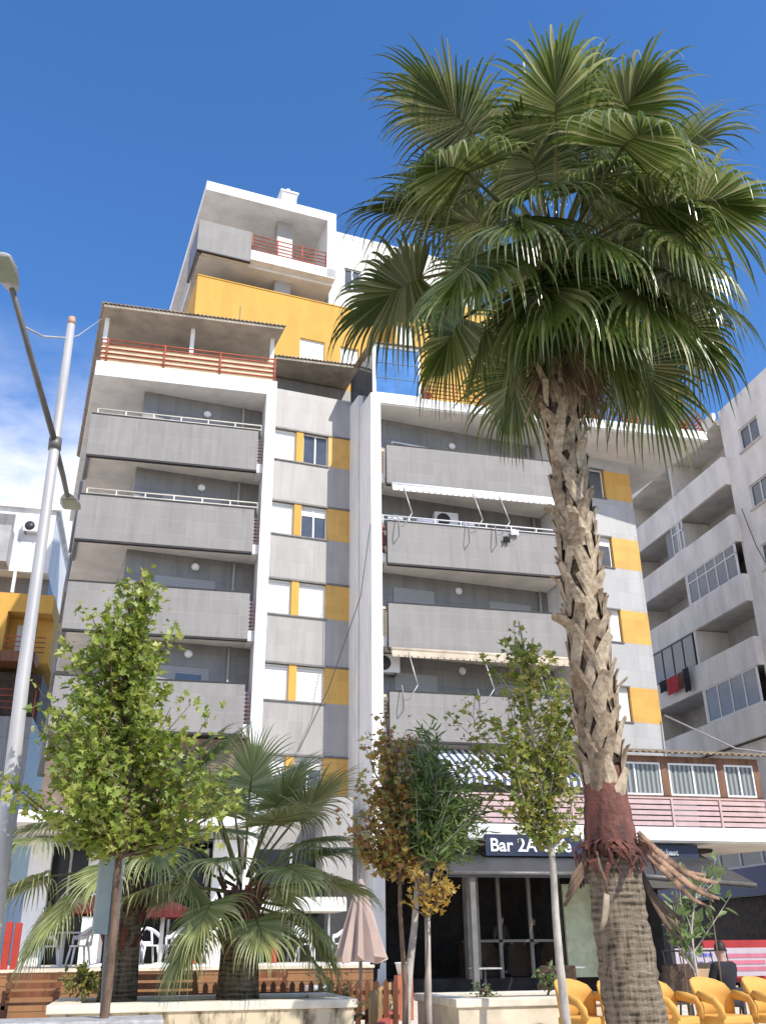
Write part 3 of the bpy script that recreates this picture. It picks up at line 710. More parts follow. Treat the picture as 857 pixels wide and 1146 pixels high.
# laundry hung outside, one line
def cloth(name, x0,x1,y,z,h,mt,label,F=None,group='laundry drying on balconies'):
    m_ = MB(F); n=6; vs=[]
    for side in (0,.02):
        for i in range(n+1):
            for j in range(4):
                x=x0+(x1-x0)*i/n; vs.append((x, y+side+.04*math.sin(i*2.1+j)*j/3, z-h*j/3-.02*math.sin(i*1.7)))
    k=(n+1)*4; fs=[]
    for i in range(n):
        for j in range(3):
            a=i*4+j; fs+= [(a,a+4,a+5,a+1),(k+a,k+a+1,k+a+5,k+a+4)]
    edge=[i*4 for i in range(n+1)]; fs+=[(edge[i],k+edge[i],k+edge[i+1],edge[i+1]) for i in range(n)]
    m_.add(vs,fs); c=centre(m_)
    return solo(name, m_, mt, label, 'laundry', group)
FLN = Matrix.Translation((25.75,0,0)) @ Matrix.Rotation(rad(-90),4,'Z')
lc = {'red':plain('red_fabric',(.45,.04,.05),.9),'blk':plain('black_fabric',(.02,.02,.025),.9),'brn':plain('brown_fabric',(.16,.07,.04),.9),'lil':plain('lilac_fabric',(.46,.48,.60),.9),'wht':plain('white_fabric',(.72,.73,.78),.9)}
cloth('hanging_cloth',-44.9,-44.2,0,14.0,.6,lc['blk'],'small black cloth at the left end of the laundry line on the white block',FLN)
cloth('hanging_cloth',-44.15,-43.0,0,13.95,.85,lc['red'],'red cloth drying on the laundry line of the white block',FLN)
cloth('hanging_cloth',-42.95,-42.5,0,13.95,.8,lc['brn'],'dark brown cloth on the laundry line right of the red cloth',FLN)
cloth('hanging_trousers',-42.45,-41.9,0,14.05,1.2,lc['blk'],'long black trousers at the right end of the laundry line on the white block',FLN)
ln = MB(); ln.tube([(25.75,45.2,14.03),(25.75,43.5,13.98),(25.75,41.7,14.08)],.012,5); ln.tube([(25.75,45.2,14.03),(26.0,45.2,13.9)],.015,5); ln.tube([(25.75,41.7,14.08),(26.0,41.7,13.9)],.015,5)
solo('laundry_line', ln, M['cable'], 'thin laundry line outside a balcony of the white block on the right', 'laundry line')
# laundry on the white rail of the main block
cloth('hanging_cloth',7.15,7.7,29.28,15.06,.35,lc['wht'],'white towel at the left end of the white balcony rail under the rolled awning')
cloth('hanging_cloth',8.2,9.0,29.28,15.06,.32,lc['lil'],'pale lilac cloth on the white balcony rail left of the air conditioner')
cloth('hanging_cloth',9.9,10.35,29.28,15.04,.34,lc['lil'],'pale lilac cloth on the white balcony rail right of the air conditioner')
cloth('hanging_cloth',11.55,11.85,28.88,14.75,.22,lc['wht'],'small white cloth pegged on the white balcony rail beside a dark rag')
cloth('hanging_cloth',11.25,11.5,28.88,14.45,.22,lc['blk'],'small dark rag hanging in front of a grey balcony panel below the white rail')

# air conditioners
def aircon(F, u, v, z, label):
    loc = F @ Vector((u,v,z)) if F else Vector((u,v,z))
    t = thing('air_conditioner', loc, label, 'air conditioner', 'outdoor air conditioning units')
    t_ = MB(Matrix.Translation(loc)); t_.box(-.45,.45,-.16,.16,0,.62); t_.build('casing', M['frame_white'], t, .02)
    t_ = MB(Matrix.Translation(loc)); t_.tube([(-.12,-.164,.31),(-.12,-.18,.31)],.25,18); t_.build('fan_grille', M['frame_dark'], t)
    t_ = MB(Matrix.Translation(loc)); t_.box(-.35,-.30,-.16,.3,-.06,-.003); t_.box(.30,.35,-.16,.3,-.06,-.003); t_.build('bracket', M['metal_dark'], t)
aircon(FR, 2.35,-.35,15.05,'white air conditioner on the recessed wall above the laundry rail')
aircon(FS, 1.55,1.2,20.72,'air conditioner in the dark gap under the low corrugated roof')
aircon(FR, .0,-.25,9.52,'white air conditioner beside the pier under the beige rolled awning')

# ================================================================== FAR BUILDING ON THE LEFT
Cb = thing('apartment_building', (-9,50,0), 'distant white and yellow block with red balcony railings, partly hidden by the street lamp pole', 'building')
mb = MB(); mb.box(-18,-6.3,48,58,18.9,22.4); mb.box(-18.2,-6.1,47.8,58,22.4,22.6); mb.build('upper_wall', M['white'], Cb)
mb = MB(); mb.box(-18,-8.2,46.8,47.998,18.95,20.9); mb.build('grey_balcony', M['greyside'], Cb)
mb = MB(); mb.box(-18,-8.3,47.9,47.99,20.9,22.0); mb.build('balcony_recess', M['tile_dark'], Cb)
mb = MB(); mb.box(-18,-6.3,49,58,17.7,18.9); mb.build('loggia_wall', M['tile_dark'], Cb)
mb = MB(); mb.box(-7.95,-7.8,48,48.15,17.75,18.9); mb.build('post', M['white'], Cb)
mb = MB(); mb.box(-18,-7.9,48,58,14.5,17.72); mb.box(-7.9,-5.8,48,58,16.75,17.72); mb.box(-7.9,-5.8,49.2,58,14.5,16.75); mb.build('yellow_wall', M['yellow_plaster'], Cb)
mb = MB(); mb.box(-7.5,-6.6,49.1,49.195,14.5,16.4); mb.build('window', M['shutter'], Cb)
rl = MB()
for z in (14.7,14.95,15.2,15.45): rl.tube([(-7.9,47.95,z),(-5.9,47.95,z)],.03,6)
for z in (11.9,12.2,12.5,12.8): rl.tube([(-12,47.95,z),(-6.4,47.95,z)],.03,6)
for k in range(6): rl.tube([(-10.5+k*.9,47.95,11.5),(-10.5+k*.9,47.95,12.8)],.035,6)
rl.build('red_railing', M['red_rail'], Cb)
mb = MB(); mb.box(-18,-6.2,47.2,48.5,14.0,14.5); mb.build('red_awning', M['wood'], Cb)
mb = MB(); mb.box(-18,-6.0,49.4,58,11.5,14.0); mb.build('loggia_wall', M['interior2'], Cb)
mb = MB(); mb.box(-18,-6.0,48,58,4.2,11.5); mb.build('grey_wall', tiled('far_grey_wall',(.28,.28,.29),4,1.5,(.12,.12,.12)), Cb)
mb = MB(); mb.box(-18,-6.0,48.5,58,0,4.2); mb.build('shop_wall', M['white'], Cb)
aircon(None, -7.35,47.75,21.0,'white air conditioner high on the distant white and yellow block')

# ================================================================== STREET LAMP
lampM = M['metal_grey']
S = thing('street_lamp', (-1.20,10,0), 'tall pale steel street lamp pole with one lamp high and a smaller one lower', 'street lamp')
mb = MB(); mb.lathe((-1.27,10,0),[(.16,0),(.16,.02),(.1,.03),(.09,.06)],16); mb.tube([(-1.27,10,.0),(-1.35,10,2.34),(-1.40,10,3.73),(-1.43,10,5.74),(-1.47,10,8.1)],[.082,.076,.068,.058,.046],18); mb.build('pole', plain('pole_paint',(.52,.50,.49),.45,.25,var=.1,scale=2,streak=.3), S)
mb = MB(); mb.tube([(-1.47,10,8.10),(-1.472,10,8.2)],[.05,.04],12); mb.build('cap', plain('cap',(.6,.35,.22),.5), S)
mb = MB(); mb.tube([(-1.44,10,6.38),(-1.444,10,6.52)],[.072,.072],16); mb.build('collar', M['metal_dark'], S)
mb = MB(); mb.tube([(-1.44,10.0,6.46),(-1.68,9.2,6.98),(-1.88,8.5,7.42)],[.036,.033,.03],10); mb.build('arm', M['metal_dark'], S)
mb = MB(); mb.tube([(-1.44,10.0,6.44),(-1.41,10.8,6.45),(-1.40,11.4,6.46)],[.036,.033,.03],10); mb.build('arm', M['metal_dark'], S)
def lamp_head(c, d, L, W):
    d = Vector(d).normalized(); s = d.cross(Vector((0,0,1))).normalized(); u = s.cross(d); c = Vector(c)
    prof = [(0,.35,.35),(.25,.75,.9),(.6,1,1),(.92,.9,.8),(1,.6,.45)]
    vs=[];n=len(prof)
    for t,w,h in prof:
        p=c+d*L*t
        for k in range(9):
            a=math.pi*k/8; vs.append(p+s*math.cos(a)*W*w+u*math.sin(a)*W*.55*h)
    fs=[(i*9+k,i*9+k+1,(i+1)*9+k+1,(i+1)*9+k) for i in range(n-1) for k in range(8)]+[tuple(range(9)),tuple(range((n-1)*9,n*9))]+[(i*9,(i+1)*9,(i+1)*9+8,i*9+8) for i in range(n-1)]
    m_=MB(); m_.add(vs,fs,None,True); o=m_.build('lamp_head', M['metal_grey'], S)
    q=MB(); a=c+d*L*.28-u*.012; b=c+d*L*.93-u*.012
    q.hexa([a-s*W*.7,a+s*W*.7,b+s*W*.75,b-s*W*.75],[a-s*W*.7+u*.01,a+s*W*.7+u*.01,b+s*W*.75+u*.01,b-s*W*.75+u*.01]); q.build('lens', M['lamp_glass'], o)
lamp_head((-1.86,8.54,7.40),(-.23,-.8,.26),.46,.13); lamp_head((-1.40,11.35,6.46),(.06,.8,.0),.46,.13)
mb = MB(); mb.tube([(-1.80,8.85,7.22),(-1.66,9.4,7.48),(-1.5,10.0,7.90),(-2.2,16,12.0),(-3.2,28.4,21.2)],.012,5)
solo('cable', mb, M['cable'], 'thin pale cable from the upper street lamp past the pole top to the roof terrace', 'cable')
mb = MB(); mb.tube([(18.0,31.3,8.9),(19.2,29.0,7.3),(19.9,27.2,6.75)],.03,5)
solo('cable', mb, M['cable'], 'pale cable running from the wing corner down to the veranda roof', 'cable')
mb = MB(); mb.tube([(6.45,28.95,14.5),(6.2,29.4,12.0),(5.3,30.3,9.0),(4.4,30.6,7.0)],.014,5); 
solo('cable', mb, M['cable_dark'], 'thin dark cable hanging down across the stair windows beside the white pier', 'cable')
mb = MB(); mb.tube([(26.2,35.9,20.2),(26.25,35.4,18.0),(26.2,34.2,15.5),(26.25,33.5,12.0)],.02,5)
solo('cable', mb, M['cable_dark'], 'dark cable hanging down the shaded white block at its window corner', 'cable')

# sign post close by
S2 = thing('sign_post', (-.25,10,0), 'dark thin metal post carrying a grey green plate seen edge on', 'sign post')
mb = MB(); mb.tube([(-.25,10,0),(-.26,10,.7),(-.31,10,2.1)],.045,10); mb.build('post', M['metal_dark'], S2)
mb = MB(frame(-.33,9.94,62)); mb.box(-.22,.22,-.012,.012,1.35,2.05); mb.build('plate', plain('plate_grey_green',(.33,.38,.36),.4), S2)

# ================================================================== PLANTERS, DECK, FENCES
P1 = thing('planter', (.8,12.4,0), 'long cream rendered planter wall with dark stains under the small palms', 'planter')
mb = MB(); mb.box(-.88,2.46,12.03,13.9,0,.59); mb.build('planter_wall', M['planter'], P1)
mb = MB(); mb.box(-.93,2.50,12.0,12.35,.592,.685); mb.box(-.93,-.60,12.35,13.95,.592,.685); mb.box(2.18,2.50,12.35,13.95,.592,.685); mb.box(-.6,2.18,13.65,13.95,.592,.685); mb.build('coping', M['coping'], P1, .012)
mb = MB(); mb.box(-.6,2.18,12.35,13.65,.592,.64); mb.build('soil', M['soil'], P1)
P2 = thing('planter', (4.9,12.5,0), 'pale rendered planter wall in front of the dark cafe awning', 'planter')
mb = MB(); mb.box(3.72,5.95,12.03,13.9,0,.56); mb.build('planter_wall', M['concrete'], P2)
mb = MB(); mb.box(3.68,6.0,12.0,12.35,.562,.655); mb.box(3.68,4.0,12.35,13.95,.562,.655); mb.box(5.68,6.0,12.35,13.95,.562,.655); mb.box(4.0,5.68,13.65,13.95,.562,.655); mb.build('coping', M['coping'], P2, .012)
mb = MB(); mb.box(4.0,5.68,12.35,13.65,.562,.61); mb.build('soil', M['soil'], P2)
mb = MB(); mb.box(-1.9,.24,8.85,9.5,0,.70); 
solo('stone_block', mb, M['stone'], 'low grey stone block at the very bottom beside the front bench', 'stone block', bevel=.015)

D_ = thing('terrace_deck', (1.5,25,0), 'raised terrace deck with plank clad front under the white chairs', 'deck')
mb = MB(); mb.box(-3.6,4.9,22.05,30.3,0,.84); mb.build('base', M['stone'], D_)
mb = MB(); mb.box(-3.62,4.92,22.0,22.048,0,.84); mb.build('plank_front', M['deckwood'], D_)
mb = MB(); mb.box(-3.64,4.94,21.96,30.3,.842,.90); mb.build('deck_floor', M['concrete'], D_)
for x,h,lab in ((-2.62,.88,'tall red post at the left end of the terrace deck'),(-2.44,.86,'red post standing second from the left end of the terrace deck'),(1.07,.84,'slim red post on the deck edge beside the right red umbrella'),(2.78,.92,'red post on the deck edge beside the teal pot')):
    m_ = MB(); m_.box(x-.065,x+.065,22.06,22.19,.90,.90+h); solo('terrace_post', m_, M['red_post'], lab, 'post', 'red posts on the terrace deck', .01)
mb = MB(); mb.box(-.15,4.85,22.0,22.05,.905,.955); solo('deck_ledge', mb, M['white'], 'thin white ledge strip along the front edge of the terrace deck', 'ledge')

def fence(name, pts, h, n, mt, label, base=None):
    t = thing(name, (pts[0][0],pts[0][1],0), label, 'fence')
    (xa,ya),(xb,yb)=pts; d=Vector((xb-xa,yb-ya,0)); L=d.length; a=math.degrees(math.atan2(d.y,d.x)); F=frame(xa,ya,a)
    m_=MB(F)
    for k in range(n):
        u=L*(k+.5)/n; w=L/n*.28
        m_.add([(u-w,-.012,.06),(u+w,-.012,.06),(u+w,.012,.06),(u-w,.012,.06),(u-w,-.012,h-.05),(u+w,-.012,h-.05),(u+w,.012,h-.05),(u-w,.012,h-.05),(u,-.012,h),(u,.012,h)],
               [(0,1,5,4),(1,2,6,5),(2,3,7,6),(3,0,4,7),(4,5,8),(6,7,9),(5,6,9,8),(7,4,8,9),(3,2,1,0)])
    m_.build('pickets', mt, t)
    m_=MB(F); m_.box(0,L,.014,.045,h*.35,h*.35+.06); m_.box(0,L,.014,.045,h*.75,h*.75+.06); m_.build('rails', mt, t)
    if base:
        m_=MB(F); m_.box(-.05,L,-.12,.12,0,base); m_.build('kerb_base', M['red_base'], t)
    return t
fence('picket_fence', [(.75,15.2),(3.75,15.0)], .80, 22, M['wood'], 'low reddish brown picket fence behind the stained planter')
fence('picket_fence', [(2.85,13.0),(4.15,17.2)], .70, 20, plain('yellowed_wood',(.42,.27,.12),.8), 'low yellowish picket fence on a red kerb beside the path', .30)

def bench(loc, rz, w, mt, label):
    t = thing('bench', (0,0,0), label, 'bench', 'wooden benches')
    m_=MB(); 
    for k in range(4): m_.box(-w/2,w/2,-.22+k*.115,-.12+k*.115,.42,.45)
    m_.build('seat', mt, t)
    m_=MB()
    for k in range(3): m_.box(-w/2,w/2,.25+k*.012,.275+k*.012,.52+k*.13,.61+k*.13)
    m_.build('backrest', mt, t)
    for x in (-w/2+.05,w/2-.05):
        m_=MB(); m_.box(x-.03,x+.03,-.21,-.15,0,.418); m_.box(x-.03,x+.03,.285,.34,0,.90); m_.box(x-.03,x+.03,-.21,.285,.36,.418); m_.build('leg', mt, t)
        m_=MB(); m_.box(x-.035,x+.035,-.24,.285,.60,.635); m_.box(x-.03,x+.03,-.22,-.17,.45,.6); m_.build('armrest', mt, t)
    t.location = loc; t.rotation_euler = (0,0,rad(rz)); return t
bench((.45,17.2,0), 0, 1.05, M['wood'], 'varnished brown bench behind the planter, between the two small palm trunks')
bench((1.95,17.4,0), 4, 1.1, M['wood'], 'brown bench right of the right small palm trunk behind the picket fence')
bench((-1.7,18.5,0), 0, .9, M['wood'], 'dark brown bench at the far left in front of the plank clad deck')
bench((.62,7.35,0), 0, .78, plain('orange_wood',(.42,.22,.08),.55,var=.25,streak=.15), 'orange brown bench at the bottom edge in front of the stained planter').scale=(1,.9,.80)

# umbrellas
def umbrella(loc, r, h, label, mt, pole, drop=.34):
    t = thing('umbrella', loc, label, 'umbrella', 'open red umbrellas on the deck')
    L = Vector(loc); n=8; m_=MB(Matrix.Translation(L))
    vs=[(0,0,h),(0,0,h-.03)]
    for k in range(n):
        a=2*math.pi*k/n+.2; vs+=[(r*math.cos(a),r*math.sin(a),h-drop),(r*math.cos(a),r*math.sin(a),h-drop-.14),(r*.98*math.cos(a),r*.98*math.sin(a),h-drop-.03)]
    fs=[]
    for k in range(n):
        o=2+3*k; q=2+3*((k+1)%n); fs+=[(0,o,q),(o,o+1,q+1,q),(1,q+2,o+2),(o+1,o+2,q+2,q+1)]
    m_.add(vs,fs); m_.build('canopy', mt, t)
    m_=MB(Matrix.Translation(L)); m_.tube([(0,0,0),(0,0,h+.06)],.045,10); m_.build('pole', pole, t)
    m_=MB(Matrix.Translation(L)); m_.lathe((0,0,0),[(.25,0),(.25,.05),(.06,.09)],14); m_.build('base', M['white_plastic'], t)
umbrella((-.85,23.4,.90), 1.15, 1.52, 'dark red umbrella at the left, half hidden behind the sign post', M['red_canvas'], M['frame_white'])
umbrella((.43,23.0,.90), .78, 1.38, 'small dark red umbrella with white pole between the small palm trunks', M['red_canvas'], M['frame_white'],.28)
pb = thing('umbrella', (4.22,20,0), 'closed beige umbrella hanging in folds beside the cafe entrance', 'umbrella')
mb = MB(); vs=[]; n=20; rings=[(2.50,.03),(2.35,.09),(2.0,.19),(1.5,.30),(1.15,.40),(1.02,.44)]
for z,r in rings:
    for k in range(n):
        a=2*math.pi*k/n; rr=r*(1+.26*math.cos(k*math.pi)*min(1,(2.5-z))); vs.append((4.22+rr*math.cos(a),20+rr*math.sin(a),z+(.08*math.sin(k*1.9) if z<1.1 else 0)))
mb.add(vs,[(i*n+k,(i+1)*n+k,(i+1)*n+(k+1)%n,i*n+(k+1)%n) for i in range(5) for k in range(n)]+[tuple(range(n)),tuple(range(6*n-1,5*n-1,-1))]); mb.build('canopy', M['beige_canvas'], pb)
mb = MB(); mb.tube([(4.22,20,0),(4.22,20,2.6)],.035,8); mb.build('pole', M['metal_dark'], pb)
mb = MB(); mb.box(3.95,4.49,19.73,20.27,0,.09); mb.build('base', M['stone'], pb)

# ------------------------------------------------------------------ chairs and tables
def white_chair():
    t = thing('plastic_chair', (0,0,0), 'x', 'chair', 'white plastic chairs on the deck')
    m_=MB(); m_.prism([(.22*math.cos(a)*(1.05 if math.cos(a)>0 else 1),.22*math.sin(a)) for a in [2*math.pi*k/16 for k in range(16)]],.41,.445); m_.build('seat', M['white_plastic'], t, .01)
    for sx in (-1,1):
        for sy in (-1,1):
            m_=MB(); m_.tube([(.15*sx,.15*sy,.41),(.215*sx,.215*sy,0)],[.028,.02],8); m_.build('leg', M['white_plastic'], t)
    m_=MB(); pts=[]
    for k in range(17):
        a=rad(-20+220*k/16); pts.append((.27*math.cos(a),.25*math.sin(a),.60+.20*max(0,math.sin(a))**1.3))
    m_.tube(pts,[.03]*17,8,flat=1.6); m_.tube([(.255,-.085,.60),(.2,-.1,.43)],.024,8); m_.tube([(-.255,-.085,.60),(-.2,-.1,.43)],.024,8); m_.build('armrest', M['white_plastic'], t)
    m_=MB(); m_.tube([(-.15,.19,.43),(-.12,.235,.77)],.028,8); m_.tube([(.15,.19,.43),(.12,.235,.77)],.028,8)
    m_.hexa([(-.15,.20,.43),(.15,.20,.43),(.14,.225,.52),(-.14,.225,.52)],[(-.15,.22,.43),(.15,.22,.43),(.14,.245,.52),(-.14,.245,.52)]); m_.build('backrest', M['white_plastic'], t)
    return t
wc = white_chair()
spots=[(-1.95,24.4,100,'white plastic chair left of the left white table under the dark left wall'),
 (-1.32,24.2,-70,'white plastic chair right of the left white table, in sun'),
 (-.15,24.3,80,'white plastic chair just left of the white umbrella pole'),
 (.20,25.0,20,'white plastic chair set back behind the white umbrella pole'),
 (.72,24.3,-75,'white plastic chair with rounded back right of the white umbrella pole'),
 (1.32,24.5,-90,'white plastic chair right of the slim red post, against the white column'),
 (3.85,24.6,70,'shaded white plastic chair between the teal pot and another white chair'),
 (4.72,24.6,-70,'white plastic chair in shade right beside the closed beige umbrella')]
for i,(x,y,a,l) in enumerate(spots):
    c = wc if i==0 else copy_tree(wc)
    c.location=(x,y,.90); c.rotation_euler=(0,0,rad(a)); c['label']=l
def table(loc, label, mt, grp):
    L=Vector(loc); t=thing('round_table', loc, label, 'table', grp)
    m_=MB(Matrix.Translation(L)); m_.lathe((0,0,.70),[(.38,0),(.40,.015),(.38,.03)],24); m_.build('table_top', mt, t)
    m_=MB(Matrix.Translation(L)); m_.tube([(0,0,.02),(0,0,.70)],.04,10); m_.build('leg', mt, t)
    m_=MB(Matrix.Translation(L)); m_.lathe((0,0,0),[(.25,0),(.22,.03),(.05,.05)],16); m_.build('base', mt, t)
table((-1.72,24.7,.90),'round white table on the deck between the two left white chairs',M['white_plastic'],'deck tables')
table((1.0,25.3,.90),'thin dark table behind the slim red post on the deck',M['metal_dark'],'deck tables')

def tub_chair():
    t = thing('tub_chair', (0,0,0), 'x', 'chair', 'yellow tub chairs at the front')
    my = M['yellow_plastic']
    m_=MB(); m_.prism([(-.25,-.27),(.25,-.27),(.27,-.2),(.25,.22),(-.25,.22),(-.27,-.2)],.40,.49); m_.build('seat', my, t, .025)
    # back shell, curved
    m_=MB(); vs=[]; nn=9
    for r_,dz in ((0,0),(1,0)):
        for k in range(nn):
            a=rad(180-180*k/(nn-1)); 
            for j in range(4):
                z=.44+.44*j/3*(.62+.38*math.sin(a)**.6 if math.sin(a)>0 else .62)
                rr=.285+.035*j/3-(.03 if r_ else 0); vs.append((rr*math.cos(a), .05+rr*.82*math.sin(a)+.03*j/3, z))
    def ix(r_,k,j): return r_*nn*4+k*4+j
    fs=[]
    for k in range(nn-1):
        for j in range(3): fs+=[(ix(0,k,j),ix(0,k,j+1),ix(0,k+1,j+1),ix(0,k+1,j)),(ix(1,k,j),ix(1,k+1,j),ix(1,k+1,j+1),ix(1,k,j+1))]
        fs+=[(ix(0,k,3),ix(1,k,3),ix(1,k+1,3),ix(0,k+1,3)),(ix(0,k,0),ix(0,k+1,0),ix(1,k+1,0),ix(1,k,0))]
    for k in (0,nn-1): fs+=[(ix(0,k,j),ix(1,k,j),ix(1,k,j+1),ix(0,k,j+1)) for j in range(3)]
    m_.add(vs,fs,None,True); m_.build('backrest', my, t)
    for s in (-1,1):
        m_=MB(); m_.tube([(.30*s,.06,.69),(.315*s,-.08,.675),(.31*s,-.2,.645),(.295*s,-.275,.57),(.27*s,-.27,.47)],[.035,.034,.032,.032,.034],10,flat=1.5); m_.build('armrest', my, t)
        for q in (-1,1):
            m_=MB(); m_.tube([(.20*s,.18*q-.03,.42),(.245*s,.225*q-.03,0)],[.026,.018],10); m_.build('leg', M['chair_leg'], t)
    return t
tc_ = tub_chair()
ysp=[(4.98,11.3,15,'yellow tub chair left of the big palm trunk, partly hidden by it'),
 (5.44,11.15,12,'yellow tub chair half hidden behind the big palm trunk on its right side'),
 (5.88,11.0,22,'first whole yellow tub chair right of the big palm trunk'),
 (6.54,11.0,22,'yellow tub chair second from the bottom right corner'),
 (7.16,10.9,16,'rightmost yellow tub chair, cut off by the edge of the picture')]
for i,(x,y,a,l) in enumerate(ysp):
    c = tc_ if i==0 else copy_tree(tc_)
    c.scale=(.90,.92,.99); c.location=(x,y,0); c.rotation_euler=(0,0,rad(a+(7,-5,6,-8,4)[i])); c['label']=l
def rattan_chair():
    t = thing('rattan_chair', (0,0,0), 'x', 'chair', 'dark woven chairs behind the yellow chairs')
    m_=MB(); m_.box(-.27,.27,-.27,.25,.38,.46); m_.build('seat', M['rattan'], t, .02)
    m_=MB(); m_.hexa([(-.28,.25,.46),(.28,.25,.46),(.28,.30,.46),(-.28,.30,.46)],[(-.27,.33,.95),(.27,.33,.95),(.27,.37,.95),(-.27,.37,.95)]); m_.build('backrest', M['rattan'], t, .02)
    m_=MB(); m_.hexa([(-.2,.30,.6),(.2,.30,.6),(.2,.245,.6),(-.2,.245,.6)],[(-.2,.33,.86),(.2,.33,.86),(.2,.30,.86),(-.2,.30,.86)]); m_.build('cushion', M['tan'], t, .02)
    for s in (-1,1):
        m_=MB(); m_.box(s*.28-.03,s*.28+.03,-.26,.28,.62,.67); m_.box(s*.28-.025,s*.28+.025,-.25,-.19,.0,.62); m_.build('armrest', M['rattan'], t)
        m_=MB(); m_.box(s*.25-.025,s*.25+.025,.2,.25,0,.38); m_.build('leg', M['rattan'], t)
    return t
rc = rattan_chair()
for i,(x,y,a,l) in enumerate([(7.45,15.0,170,'dark woven chair with tan cushion just right of the big palm trunk'),(8.05,15.1,190,'dark woven chair with tan cushion beside the leafy sapling'),
   (9.05,15.25,5,'dark woven chair holding the seated person in black'),(6.35,15.3,160,'dark woven chair left of the big palm trunk by the white planter')]):
    c = rc if i==0 else copy_tree(rc)
    c.location=(x,y,0); c.rotation_euler=(0,0,rad(a)); c['label']=l
# wire chairs and poster at the far right
wr = thing('metal_bench', (9.9,17.0,0), 'black wire mesh bench with curved back at the right edge', 'bench')
mb = MB()
for k in range(9): mb.tube([(9.3+k*.16,17.0,.45),(9.3+k*.16,17.22,.52),(9.3+k*.16,17.3,.8),(9.3+k*.16,17.36,1.12)],.012,6)
mb.tube([(9.28,17.36,1.12),(10.6,17.36,1.12)],.02,6); mb.tube([(9.28,17.3,.8),(10.6,17.3,.8)],.012,6); mb.build('backrest', M['black'], wr)
mb = MB(); mb.box(9.28,10.6,16.6,17.05,.43,.46); mb.build('seat', M['black'], wr)
for x in (9.35,10.52): 
    mb=MB(); mb.tube([(x,16.65,.43),(x,16.62,0)],.02,6); mb.tube([(x,17.0,.43),(x,17.1,0)],.02,6); mb.build('leg', M['black'], wr)
bn = thing('advert_banner', (13.4,22,0), 'pink, white and red printed banner panel behind the seated person in black', 'banner')
mb = MB(); mb.box(12.1,14.9,22.0,22.03,.55,1.15); mb.build('panel', plain('banner_white',(.44,.38,.41),.6,var=.05), bn)
mb = MB(); [mb.box(12.3+q*.13,12.3+q*.13+.09,21.985,21.998,zz,zz+.07) for zz in (.80,.97) for q in range(7) if (q*5+int(zz*40))%4]; mb.build('blue_print', plain('banner_blue',(.10,.10,.38),.6), bn)
pr_ = plain('banner_red',(.48,.14,.19),.6)
for zz,w_ in ((.66,1.3),(.80,1.0),(.94,1.38)):
    mb = MB(); mb.box(13.4,13.4+w_,21.985,21.998,zz,zz+.085); mb.build('red_print', pr_, bn)
mb = MB(); mb.box(12.0,12.08,22.0,22.08,0,1.25); mb.box(14.92,15.0,22.0,22.08,0,1.25); mb.build('banner_posts', M['black'], bn)
mb = MB(); mb.box(13.2,16.0,22.6,22.7,.4,1.32); solo('red_counter', mb, plain('red_panel',(.38,.03,.03),.6), 'dark red panel standing behind the printed banner', 'panel')

# cafe furniture in the dark
def stool_table(x,y,z,l):
    L=Vector((x,y,z)); t=thing('cafe_table',L,l,'table','small cafe tables in the shade')
    m_=MB(Matrix.Translation(L)); m_.box(-.35,.35,-.35,.35,.70,.735); m_.build('table_top', M['metal_grey'], t)
    m_=MB(Matrix.Translation(L)); m_.tube([(0,0,.03),(0,0,.70)],.03,8); m_.box(-.22,.22,-.22,.22,0,.03); m_.build('leg', M['metal_dark'], t)
stool_table(8.9,26.3,0,'small grey cafe table in the shade right of the closed beige umbrella')
stool_table(11.1,26.0,0,'small grey cafe table in front of the two people in the dark cafe')

# ------------------------------------------------------------------ pots and shrubs
def pot(loc, r, h, mt, label):
    L=Vector(loc); t=thing('flower_pot', loc, label, 'flower pot', 'flower pots')
    m_=MB(Matrix.Translation(L)); m_.lathe((0,0,0),[(r*.7,0),(r,h*.9),(r*1.1,h*.9),(r*1.1,h),(r*.9,h),(r*.88,h*.85)],18); m_.build('pot', mt, t)
    return t

